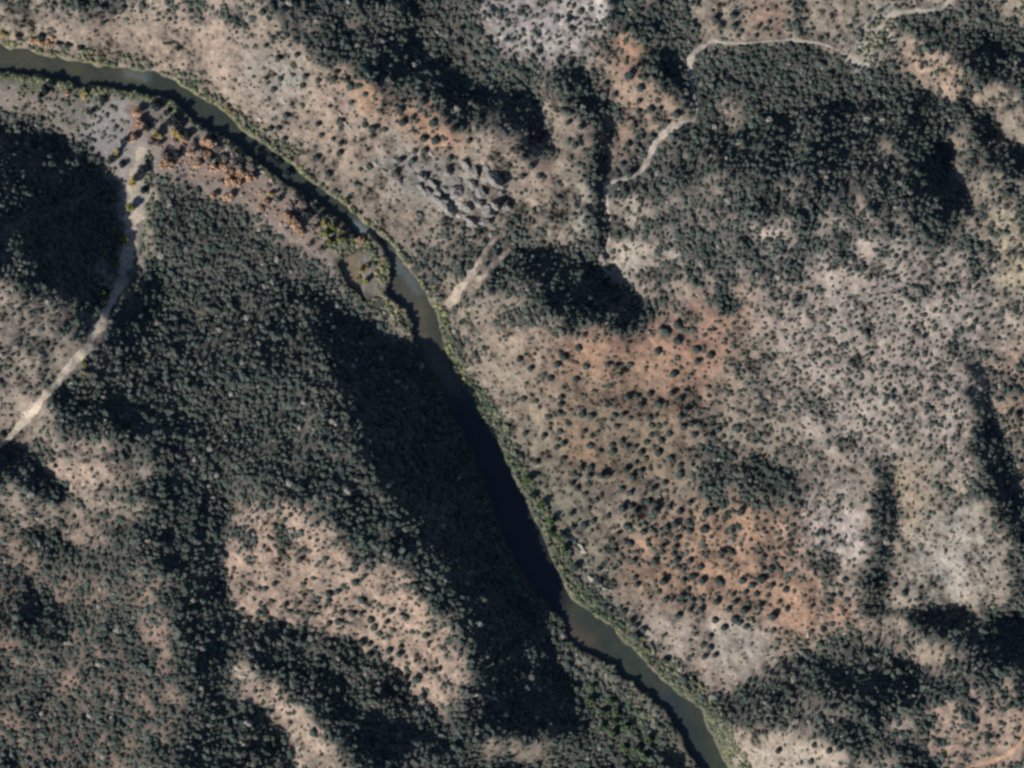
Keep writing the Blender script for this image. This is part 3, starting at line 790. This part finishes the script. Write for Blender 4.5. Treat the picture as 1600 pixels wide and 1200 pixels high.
# landmarks used to say where a plant stands
MARK = [(1116, 860, 'the orange striped slope'), (1236, 950, 'the bright orange patch at lower right'), (1320, 960, 'the small orange patch under the pale plateau'),
        (712, 460, 'the mouth of the forked side wash'), (725, 300, 'the jagged grey outcrop'), (905, 460, 'the black shaded spur'), (1042, 205, 'the winding pale creek wash'),
        (898, 705, 'the golden brown clearing'), (840, 630, 'the tan slope above the river bend'), (950, 550, 'the red soil below the shaded spur'),
        (1012, 690, 'the sparse brown slope'), (972, 785, 'the brown slope beside the thickets'), (1070, 560, 'the orange clearing right of the spur'), (915, 880, 'the white bank rocks'),
        (1095, 1010, 'the pale grey river slope'), (1040, 1070, 'the last bend of the river'), (500, 930, 'the wide tan clearing'), (590, 960, 'the clumped end of the tan clearing'),
        (660, 1060, 'the tan spur above the dark canyon'), (430, 1100, 'the narrow tan strip at bottom left'), (748, 1086, 'the white ledge in the canyon shade'),
        (450, 110, 'the pink slope under the dark ridge'), (470, 200, 'the open pink slope above the river'), (570, 155, 'the red soil below the dense ridge'),
        (650, 205, 'the orange gullies left of the ridge'), (530, 190, 'the curved white trace'), (600, 250, 'the grey streaked slope'), (830, 25, 'the chalky top clearing'),
        (985, 150, 'the orange slope left of the creek'), (900, 180, 'the bare ridge at top centre'), (1160, 20, 'the tan ground at the top edge'), (830, 260, 'the tan slope right of the outcrop'),
        (1300, 1170, 'the tan clearing at the bottom edge'), (1410, 920, 'the pale plateau'), (650, 1180, 'the dark scrub at the bottom edge')]
#--DATA-END
JR = sorted(J, key=lambda a: -a[2])
J_IND, J_REST = JR[:300], JR[300:]

jv = []
r = np.random.default_rng(77)
for k in range(8):
    Vc, Fc = [], []
    n0 = 0
    core = lumpy(I2V, r, 0.13, 6, 0.85)
    Vc.append(core); Fc.append(I2F); n0 += len(core)
    for q in range(5):        # side lobes give an uneven outline
        a = r.uniform(0, 6.28); s = r.uniform(0.35, 0.55)
        lb = lumpy(I1V, r, 0.2, 3, 0.9)*s
        lb[:, 0] += 0.72*math.cos(a); lb[:, 1] += 0.72*math.sin(a); lb[:, 2] += r.uniform(0.1, 0.7)
        Vc.append(lb); Fc.append(I1F+n0); n0 += len(lb)
    Vc = np.concatenate(Vc); Fc = np.concatenate(Fc)
    Vc[:, :2] *= 0.9
    Vc[:, 2] += 0.12
    jv.append((mesh_np('juniper_crown', Vc, Fc, M_JUNIPER), trunk_mesh('juniper_trunk', r, 0.07, 0.9, 4, 0.5)))

ORD = ['nearest', 'second nearest', 'third nearest', 'fourth nearest', 'fifth nearest', 'sixth nearest', 'seventh nearest', 'eighth nearest',
       'ninth nearest', 'tenth nearest', 'eleventh nearest', 'twelfth nearest', 'thirteenth nearest', 'fourteenth nearest', 'fifteenth nearest', 'sixteenth nearest']


def side(dx, dy):
    a = math.degrees(math.atan2(-dy, dx)) % 360
    return ['right of', 'upper right of', 'above', 'upper left of', 'left of', 'lower left of', 'below', 'lower right of'][int(((a+22.5) % 360)//45)]


def where(pts, adj):
    """a phrase for every point: rank and direction from its nearest landmark"""
    tmp = []
    for i, q in enumerate(pts):
        x, y = q[0], q[1]
        ds = [(math.hypot(x-mx, y-my), j) for j, (mx, my, _) in enumerate(MARK)]
        d, j = min(ds)
        tmp.append((j, side(x-MARK[j][0], y-MARK[j][1]), d, i))
    out = {}
    tmp.sort()
    cnt = {}
    for j, sd, d, i in tmp:
        key = (j, sd, adj[i])
        cnt[key] = cnt.get(key, 0)+1
        out[i] = '%s, %s %s %s' % (adj[i], ORD[min(cnt[key]-1, 15)], sd, MARK[j][2])
    return [out[i] for i in range(len(pts))]


adj = ['broad dark juniper' if q[2] >= 6.9 else 'round dark juniper' if q[2] >= 5.6 else 'small dark juniper' for q in J_IND]
labels = where(J_IND, adj)
proto_j = None
for i, (px, py, pr) in enumerate(J_IND):
    me_c, me_t = jv[i % 8]
    X, Y = wxy(px, py)
    root = bpy.data.objects.new('juniper_tree', None)
    COL.objects.link(root)
    root.location = (X, Y, float(hz(px, py))-0.15)
    root.rotation_euler = (0, 0, float(rng.uniform(0, 6.28)))
    s = pr*S*0.88
    root.scale = (s, s*float(rng.uniform(0.85, 1.12)), s*float(rng.uniform(0.7, 0.95)))
    root['label'] = labels[i]; root['category'] = 'juniper tree'; root['group'] = 'large junipers scattered on open slopes'
    put('crown', me_c, parent=root)
    put('trunk', me_t, parent=root)


# ---------------------------------------------------------------- the shrub cover as merged masses
def scatter_mass(name, pts, rad, cols, hf, seed, label, cat, jag=0.34):
    """pts px (n,2), rad px, cols (n,3) albedo; one merged mesh of lumpy bushes"""
    r = np.random.default_rng(seed)
    variants = np.stack([lumpy(I1V, r, jag, 5, 0.9) for _ in range(24)])
    n = len(pts)
    kk = r.integers(0, 24, n)
    a = r.uniform(0, 6.2832, n)
    ca_, sa_ = np.cos(a), np.sin(a)
    Vv = variants[kk]
    s = rad*S
    sx = s*r.uniform(0.75, 1.35, n); sy = s*r.uniform(0.75, 1.2, n); sz = s*hf*r.uniform(0.8, 1.25, n)
    x = Vv[:, :, 0]*sx[:, None]; y = Vv[:, :, 1]*sy[:, None]; z = Vv[:, :, 2]*sz[:, None]
    X = x*ca_[:, None]-y*sa_[:, None]+((pts[:, 0]-800)*S)[:, None]
    Y = x*sa_[:, None]+y*ca_[:, None]+((600-pts[:, 1])*S)[:, None]
    Z = z+(hz(pts[:, 0], pts[:, 1])-0.25)[:, None]
    V_ = np.stack([X, Y, Z], -1).reshape(-1, 3)
    F_ = (I1F[None]+(np.arange(n)*len(I1V))[:, None, None]).reshape(-1, 3)
    C_ = np.repeat(cols, len(I1V), 0)*r.uniform(0.85, 1.15, (n*len(I1V), 1))
    o = put(name, mesh_np(name, V_, F_, M_SHRUB, False, C_), kind='stuff')
    if label:
        o['label'] = label; o['category'] = cat
    return o


rs = np.random.default_rng(5)
SP = 7.2
rows = np.arange(-180, 1380, SP*0.88)
P = []
for k, yy in enumerate(rows):
    xx = np.arange(-180, 1780, SP)+(k % 2)*SP*0.5
    P.append(np.stack([xx, np.full(len(xx), yy)], 1))
P = np.concatenate(P)
P += rs.normal(size=P.shape)*SP*0.28
dd = sample(dens, P[:, 0], P[:, 1])
P = P[rs.random(len(P)) < dd*1.02]
# keep clear of washes, of single junipers and of the water
ok = np.ones(len(P), bool)
for nm, pts in WASHES.items():
    d_, t_ = seg_dist(pts, P[:, 0], P[:, 1])
    w_ = np.interp(t_, np.arange(len(pts)), [q[2] for q in pts])
    ok &= d_ > w_*0.5+2.0
ja = np.array([(q[0], q[1]) for q in J]); jr_ = np.array([q[2] for q in J])
for a0 in range(0, len(P), 4000):
    q = P[a0:a0+4000]
    dm = np.hypot(q[:, None, 0]-ja[None, :, 0], q[:, None, 1]-ja[None, :, 1])-jr_[None]-2.2
    ok[a0:a0+4000] &= dm.min(1) > 0
P = P[ok]
dd = sample(dens, P[:, 0], P[:, 1])
R = np.clip(rs.lognormal(1.13, 0.27, len(P)), 1.7, 5.0)*(0.70+0.42*np.clip(dd, 0, 1))
R *= 0.94-0.14*sample(palezone, P[:, 0], P[:, 1])
R *= np.where(rs.random(len(P)) < 0.16, 0.6, 1.0)
tone = sample(noise(14, 60, 51), P[:, 0], P[:, 1])
greyness = sample(noise(30, 160, 52), P[:, 0], P[:, 1])
base_ = np.array([0.042, 0.056, 0.047])[None]*(1+0.14*tone[:, None])*(1+rs.normal(size=(len(P), 1))*0.22)
greyc = np.array([0.115, 0.115, 0.098])[None]*np.ones((len(P), 1))
fg = np.clip(0.20+0.12*greyness+0.22*rs.normal(size=len(P)), 0, 0.8)[:, None]
base_ = np.clip(base_*(1-fg)+greyc*fg, 0.015, 0.3)
deadw = rs.random(len(P)) < 0.02
base_[deadw] = np.array([0.20, 0.18, 0.16])
extra = np.array([(q[0], q[1]) for q in J_REST]).reshape(-1, 2)
if len(extra):
    P = np.concatenate([P, extra]); R = np.concatenate([R, [q[2] for q in J_REST]])
    base_ = np.concatenate([base_, np.tile([[0.045, 0.056, 0.042]], (len(extra), 1))])
print('shrubs', len(P))
scatter_mass('juniper_scrub', P, R, base_, 0.62, 8, 'dense dark green juniper scrub covering the canyon slopes', 'scrub')

# low dry tufts on the open slopes
T = rs.uniform([-60, -60], [1660, 1260], (26000, 2))
dt = sample(dens, T[:, 0], T[:, 1])
keep = (rs.random(len(T)) < np.clip(0.75-dt, 0.05, 0.6)) & (sample(rv, T[:, 0], T[:, 1]) < 0.02) & (sample(fl, T[:, 0], T[:, 1]) < 0.5)
T = T[keep]
for nm, pts in WASHES.items():
    d_, t_ = seg_dist(pts, T[:, 0], T[:, 1])
    w_ = np.interp(t_, np.arange(len(pts)), [q[2] for q in pts])
    T = T[d_ > w_*0.5+0.5]
sc_ = np.stack([sample(soil[:, :, k], T[:, 0], T[:, 1]) for k in range(3)], -1)*ALB
tc_ = sc_*rs.uniform(0.35, 0.75, (len(T), 1))*np.array([0.95, 1.0, 0.9])
scatter_mass('dry_brush', T, rs.uniform(0.9, 2.2, len(T)), tc_, 0.5, 9, 'low dry grey brown brush dotted over the bare slopes', 'dry brush', 0.35)


# bushes along the river
def along(pts, n, off0, off1, sgn, r):
    Pn = np.array(pts, float)
    seg = np.hypot(*np.diff(Pn, axis=0).T); s = np.concatenate([[0], np.cumsum(seg)])
    t = r.uniform(0, s[-1], n)
    x, y = np.interp(t, s, Pn[:, 0]), np.interp(t, s, Pn[:, 1])
    x2, y2 = np.interp(t+2, s, Pn[:, 0]), np.interp(t+2, s, Pn[:, 1])
    dx, dy = x2-x, y2-y; L = np.hypot(dx, dy)+1e-6
    o = r.uniform(off0, off1, n)*sgn
    return np.stack([x+dy/L*o, y-dx/L*o], 1)


rb = np.random.default_rng(15)
U = []
UC = []
def band(pts, n, o0, o1, sgn, cols):
    q = along(pts, n, o0, o1, sgn, rb)
    U.append(q); UC.append(np.array(cols)[rb.integers(0, len(cols), n)]*rb.uniform(0.75, 1.25, (n, 1)))
YG = [(0.14, 0.15, 0.07), (0.12, 0.13, 0.07), (0.22, 0.21, 0.09), (0.07, 0.085, 0.05)]
DG = [(0.055, 0.076, 0.046), (0.075, 0.095, 0.056), (0.10, 0.115, 0.07), (0.04, 0.053, 0.042), (0.13, 0.13, 0.09)]
GB = [(0.12, 0.12, 0.08), (0.06, 0.08, 0.05), (0.16, 0.15, 0.10)]
band(BANK_N[2:22], 520, 0.5, 6, 1, YG+GB)
band(BANK_N[2:14], 330, 4, 24, 1, GB)
band(BANK_N[20:26], 260, 2, 18, 1, DG+YG)
band(BANK_N[25:38], 1250, 1, 26, 1, DG+GB)
band(BANK_N[32:42], 620, 1, 15, 1, DG+YG+GB)
band(BANK_N[36:42], 450, 8, 34, 1, GB)
band(BANK_S[2:8], 420, 1, 11, -1, DG+YG)
band(BANK_S[6:15], 260, 0, 9, -1, DG)
band([(566, 366), (590, 395), (600, 440), (625, 490)], 260, -14, 14, 1, YG+GB+[(0.22, 0.16, 0.11), (0.2, 0.15, 0.1)])
band([(500, 350), (530, 375), (548, 395)], 150, -22, 18, 1, GB+DG+[(0.2, 0.17, 0.12)])
band([(585, 465), (615, 485), (645, 520)], 150, -14, 12, 1, GB+[(0.2, 0.17, 0.14), (0.25, 0.22, 0.19)])
band([(505, 400), (545, 440)], 0, 0, 1, 1, YG) if False else None
band([(910, 1060), (960, 1090), (1000, 1150), (1030, 1210)], 520, -40, 46, 1, DG+GB)
band([(20, 150), (120, 165), (180, 215)], 200, -32, 34, 1, GB+[(0.14, 0.12, 0.10), (0.09, 0.09, 0.075)])
band([(170, 250), (186, 330), (176, 440)], 130, -8, 6, 1, DG+GB)
band([(230, 235), (232, 330), (222, 400)], 120, -6, 8, 1, DG+GB)
band([(240, 230), (330, 250), (420, 300), (490, 350)], 300, -34, 30, 1, [(0.28, 0.19, 0.14), (0.34, 0.21, 0.14), (0.22, 0.19, 0.17), (0.07, 0.065, 0.07), (0.25, 0.22, 0.20)])
band([(640, 480), (660, 520), (690, 580)], 80, -6, 14, -1, GB)
band(BANK_S[19:38], 700, 0, 14, -1, [(0.05, 0.06, 0.045), (0.07, 0.08, 0.055)])
band([(1345, 92), (1362, 66), (1390, 22)], 130, -16, 16, 1, GB)
U = np.concatenate(U); UC = np.concatenate(UC)
k_ = (sample(rv, U[:, 0], U[:, 1]) < 0.25) & (sample(noise(10, 40, 61), U[:, 0], U[:, 1]) > -0.9)
U, UC = U[k_], UC[k_]
scatter_mass('riverside_bushes', U, rb.uniform(1.2, 3.1, len(U)), UC, 0.7, 10, 'green and yellow willow bushes crowding the river banks', 'bushes', 0.3)

# ---------------------------------------------------------------- single trees of the valley floor
TREES = []
def tr(kind, ox, oy, s):
    for w in s.split():
        a = w.split(',')
        TREES.append((kind, ox+float(a[0])/4, oy+float(a[1])/4, float(a[2])))
tr('orange', 0, 0, '850,700,9 865,765,9 835,860,8 1040,1000,9 1010,1030,8 1310,900,10 1270,880,8 1290,960,9 1240,1020,9 1190,950,7 1420,1070,10 1380,1030,8 1500,1080,9 1330,1050,9 1150,870,7 1560,1110,9 1480,1140,9 1420,1130,8 410,578,5 550,350,4 290,270,8 240,255,8 200,250,6 320,240,5')
tr('orange', 0, 300, '1330,20,7 1430,25,8 1400,40,6')
tr('orange', 400, 300, '210,170,9 250,215,10 190,135,8 650,300,7 60,60,7 30,100,7 280,250,7')
tr('yellow', 0, 0, '720,950,8 985,830,9 1100,820,9 1120,850,8 525,595,7 30,215,6 0,200,6 810,1130,9 1060,1020,7 1415,668,5 1440,690,4')
tr('yellow', 0, 300, '640,690,7 535,1130,5 0,985,5')
tr('yellow', 400, 300, '650,480,7 690,470,5 530,235,5 645,125,4 90,15,6 430,195,6')
tr('turning', 0, 300, '820,90,9 770,290,9 705,435,7 635,365,6 530,1080,6 640,640,7')
tr('turning', 400, 300, '565,50,5 480,210,7 440,250,8 520,300,7 460,310,7 680,560,6 640,540,5')
tr('bare', 400, 300, '240,30,9 200,90,8 290,70,8 370,170,8 340,230,8 400,370,7 120,60,8 330,330,6')
tr('bare', 0, 0, '1350,930,8 1300,1000,8 1240,960,7 1450,1020,8 1490,1040,7 1390,990,7 1530,1060,7 980,900,7 1010,960,7 930,890,8 1560,1040,9 1460,960,7 1200,900,7 1090,880,7')
tr('dark', 0, 0, '970,665,12 1075,750,12 1110,790,9 915,785,9 770,880,7 690,995,9 755,1030,7 880,1065,10 560,700,6 270,560,9 250,590,7 310,520,8 640,620,8 1095,970,9 1165,840,8 1370,1000,9 1490,980,9 1040,700,7 890,1180,8 360,265,6 420,280,7 490,295,7 110,220,6 245,225,8 1250,790,7 1340,840,7 1440,900,8')
tr('dark', 400, 0, '85,985,7 130,1010,8 190,1090,9 10,940,7')
tr('dark', 400, 300, '300,110,8 330,150,8 370,90,8 410,150,7 290,30,7')
tr('green', 800, 900, '490,780,8 620,790,8 660,865,8 560,860,7 640,920,7 850,1040,8 780,1090,8 700,1080,7 640,1000,8 560,960,7 830,1140,8 700,960,7 370,700,6 500,700,6')
tr('green', 800, 600, '90,600,8 190,760,8 130,700,7 250,870,8 300,960,8 240,930,7 330,1040,7')
KINDS_ = {'orange': (M_ORANGE, 'orange leaved cottonwood', 'cottonwood_tree', 'orange cottonwoods on the valley floor'),
          'yellow': (M_YELLOW, 'golden yellow cottonwood', 'cottonwood_tree', 'yellow cottonwoods on the valley floor'),
          'turning': (M_YGREEN, 'yellow green tree', 'riverside_tree', 'yellow green trees by the washes'),
          'bare': (M_BARE, 'bare brown tree', 'bare_tree', 'bare brown trees on the gravel bar'),
          'dark': (M_DARKTREE, 'dark bushy tree', 'bushy_tree', 'dark bushy trees on the valley floor'),
          'green': (leaf_mat('fresh_green_leaves', (0.075, 0.115, 0.05), 0.25), 'bright green tree', 'riverside_tree', 'green trees along the lower river')}
MARK = [(210, 180, 'the orange thicket on the gravel bar'), (180, 190, 'the bare grey gravel bar'), (245, 175, 'the small loop of pale gravel'), (270, 230, 'the head of the left wash'),
        (330, 240, 'the orange grove along the river'), (385, 285, 'the lower orange grove'), (450, 330, 'the pale end of the gravel bar'), (205, 290, 'the upper left wash'),
        (195, 370, 'the shaded middle of the left wash'), (180, 450, 'the neck of the left wash'), (10, 690, 'the lower end of the left wash'), (60, 140, 'the river bank at top left'),
        (100, 70, 'the far bank at top left'), (355, 170, 'the yellow far bank'), (520, 370, 'the yellow green thicket'), (575, 430, 'the mid river island'), (640, 330, 'the grassy far bank'),
        (940, 1090, 'the green thicket in the lower valley'), (990, 1170, 'the lower river corner'), (840, 780, 'the green bank beside the canyon shade'), (870, 850, 'the green bank below the white rocks')]
rt = np.random.default_rng(21)
lib = {}
for kd in KINDS_:
    for q in range(3):
        n_, sz_ = (620, 0.13) if kd != 'bare' else (420, 0.09)
        V_, F_ = leaf_cloud(rt, n_, 7, sz_)
        nm = KINDS_[kd][2]
        lib[kd, q] = (mesh_np(nm+'_crown', V_, F_, KINDS_[kd][0]), trunk_mesh(nm+'_trunk', rt, 0.07, 1.1, 5, 0.45))
lab = where([(t[1], t[2]) for t in TREES], [('big ' if t[3] >= 9 else 'small ' if t[3] <= 6 else '')+KINDS_[t[0]][1] for t in TREES])
for i, (kd, px, py, pr) in enumerate(TREES):
    X, Y = wxy(px, py)
    cr, tk = lib[kd, i % 3]
    root = bpy.data.objects.new(KINDS_[kd][2], None)
    COL.objects.link(root)
    zz = max(float(hz(px, py)), 0.1)
    root.location = (X, Y, zz-0.1)
    root.rotation_euler = (0, 0, float(rt.uniform(0, 6.28)))
    s = pr*S*1.0
    root.scale = (s, s, s*(1.15 if kd != 'dark' else 1.0))
    root['label'] = lab[i]; root['category'] = 'tree'; root['group'] = KINDS_[kd][3]
    put('crown', cr, parent=root)
    put('trunk', tk, parent=root)

# ---------------------------------------------------------------- rocks
rr = np.random.default_rng(33)
ROCKS = [  # x, y, half length, half width, height m, angle deg (photo), tone
    (655, 290, 9, 5, 4.0, -60, 0), (668, 300, 8, 6, 4.5, -30, 0), (690, 315, 12, 7, 6, -50, 0), (704, 326, 12, 7, 6, -40, 0), (722, 336, 15, 8, 6, -25, 1), (735, 345, 10, 6, 4, -20, 1),
    (684, 302, 8, 5, 3.5, -60, 0), (700, 268, 9, 5, 4.5, 50, 0), (728, 258, 8, 5, 5, -60, 0), (742, 268, 8, 5, 5, -70, 0), (760, 262, 10, 4, 4, -60, 0), (772, 280, 12, 5, 5, -55, 0),
    (782, 300, 9, 5, 4, -70, 0), (712, 300, 10, 6, 4, 30, 0), (745, 315, 10, 6, 4, -40, 1), (762, 330, 9, 6, 4, -30, 0), (640, 262, 8, 5, 3, -50, 0), (620, 250, 9, 5, 2.5, -40, 0),
    (662, 276, 9, 6, 4, -30, 0), (676, 288, 9, 6, 4, -70, 0), (694, 296, 8, 6, 4, 10, 0), (716, 318, 9, 6, 4, -30, 1), (730, 322, 8, 6, 4, 20, 0), (752, 300, 8, 5, 4, -80, 0), (738, 288, 7, 5, 4, -20, 0), (716, 282, 8, 5, 4, -60, 0), (755, 345, 8, 5, 3, 10, 0), (774, 318, 8, 5, 4, -50, 0), (790, 322, 7, 5, 3, -20, 1), (600, 268, 10, 5, 2.5, -45, 0), (625, 285, 7, 4, 2.5, -50, 0),
    (893, 842, 8, 3.5, 2.5, -35, 1), (908, 855, 7, 3.5, 2.5, -50, 1), (912, 863, 8, 4, 3, -40, 1), (925, 905, 8, 4, 3, -45, 1), (936, 914, 9, 4, 2.5, -30, 1), (945, 920, 7, 4, 2.5, -30, 1),
    (742, 1084, 12, 3.5, 4, -6, 1), (760, 1087, 9, 3.5, 4, -12, 1), (771, 1091, 6, 3, 3, -20, 1), (945, 432, 8, 2.5, 2.5, 10, 1), (960, 418, 8, 3, 3, 45, 1), (975, 415, 10, 3, 3, 60, 0),
    (985, 420, 9, 2.5, 3, 55, 0), (137, 646, 5, 5, 3, 0, 1), (354, 683, 4.5, 4, 2.5, 0, 1), (372, 1042, 8, 4, 2.5, -40, 1), (380, 1054, 7, 4, 3, -20, 1), (1323, 681, 4, 4, 2.5, 0, 1),
    (873, 1027, 4, 3.5, 2.5, 0, 1), (524, 160, 4, 2, 1.5, 0, 0), (530, 175, 7, 1.6, 1.2, -65, 1), (538, 190, 8, 1.6, 1.2, -50, 1), (548, 200, 7, 1.6, 1.2, -40, 1),
    (1262, 992, 5, 3.5, 2, 80, 1), (1320, 990, 7, 5, 2, 10, 1), (925, 265, 8, 2, 2, 0, 1), (938, 274, 6, 2, 2, -30, 1), (405, 185, 6, 3, 2, 0, 1), (392, 95, 7, 1.5, 1, -5, 1),
    (1180, 185, 8, 2, 2, 60, 1), (1222, 215, 9, 2, 2, 50, 1), (1180, 210, 5, 2, 2, 60, 0), (675, 240, 6, 4, 2.5, -40, 1), (586, 255, 6, 4, 2, -60, 1), (653, 335, 7, 4, 3, -60, 0)]
MARK = [(690, 310, 'the jagged grey cliff'), (755, 275, 'the upper cliff points'), (610, 265, 'the grey streaked slope'), (900, 850, 'the green river bank'), (935, 912, 'the lower green bank'),
        (755, 1087, 'the canyon shade at bottom centre'), (965, 420, 'the end of the shaded spur'), (137, 646, 'the dark knoll at lower left'), (354, 683, 'the dark middle scrub'),
        (376, 1048, 'the narrow tan strip'), (1323, 681, 'the dense scrub on the right'), (873, 1027, 'the shaded lower valley'), (535, 185, 'the curved trace on the pink slope'),
        (1290, 990, 'the orange patches at lower right'), (930, 270, 'the left end of the creek wash'), (400, 100, 'the pink slope at top left'), (405, 185, 'the yellow far bank'),
        (1200, 200, 'the dark hill beside the creek')]
rl = where(ROCKS, ['long pale rock rib' if q[2] > 1.8*q[3] and q[6] else 'long grey rock rib' if q[2] > 1.8*q[3] else 'pale blocky boulder' if q[6] else 'grey blocky boulder' for q in ROCKS])
M_ROCKP = ground_mat('pale_rock', tuple(lin((186, 178, 164))*ALB), 0.25)
for i, (px, py, a_, b_, hh, ang, tone_) in enumerate(ROCKS):
    V_ = I2V.copy()
    # angular: push towards random cutting planes
    for q in range(9):
        d = rr.normal(size=3); d /= np.linalg.norm(d)
        c = rr.uniform(0.55, 0.85)
        pr_ = V_ @ d
        V_ = V_-np.outer(np.clip(pr_-c, 0, None), d)
    V_ *= 1+rr.uniform(-0.08, 0.08, (len(V_), 1))
    big = 1.35 if (645 < px < 800 and 240 < py < 350) else 1.0
    if big > 1.2:
        big *= rr.uniform(0.65, 1.5)
    V_ = V_*np.array([a_*S*big, b_*S*1.15*big, hh*(1.9 if big > 1.2 else 1.0)])
    t = math.radians(ang)
    V_ = np.stack([V_[:, 0]*math.cos(t)-V_[:, 1]*math.sin(t), V_[:, 0]*math.sin(t)+V_[:, 1]*math.cos(t), V_[:, 2]], -1)
    X, Y = wxy(px, py)
    put('rock_outcrop', mesh_np('rock_outcrop', V_, I2F, M_ROCKP if tone_ and big < 1.2 else M_ROCK), (X, Y, float(hz(px, py))-hh*0.25),
        label=rl[i], category='rock', group='rock outcrops on the canyon slopes')
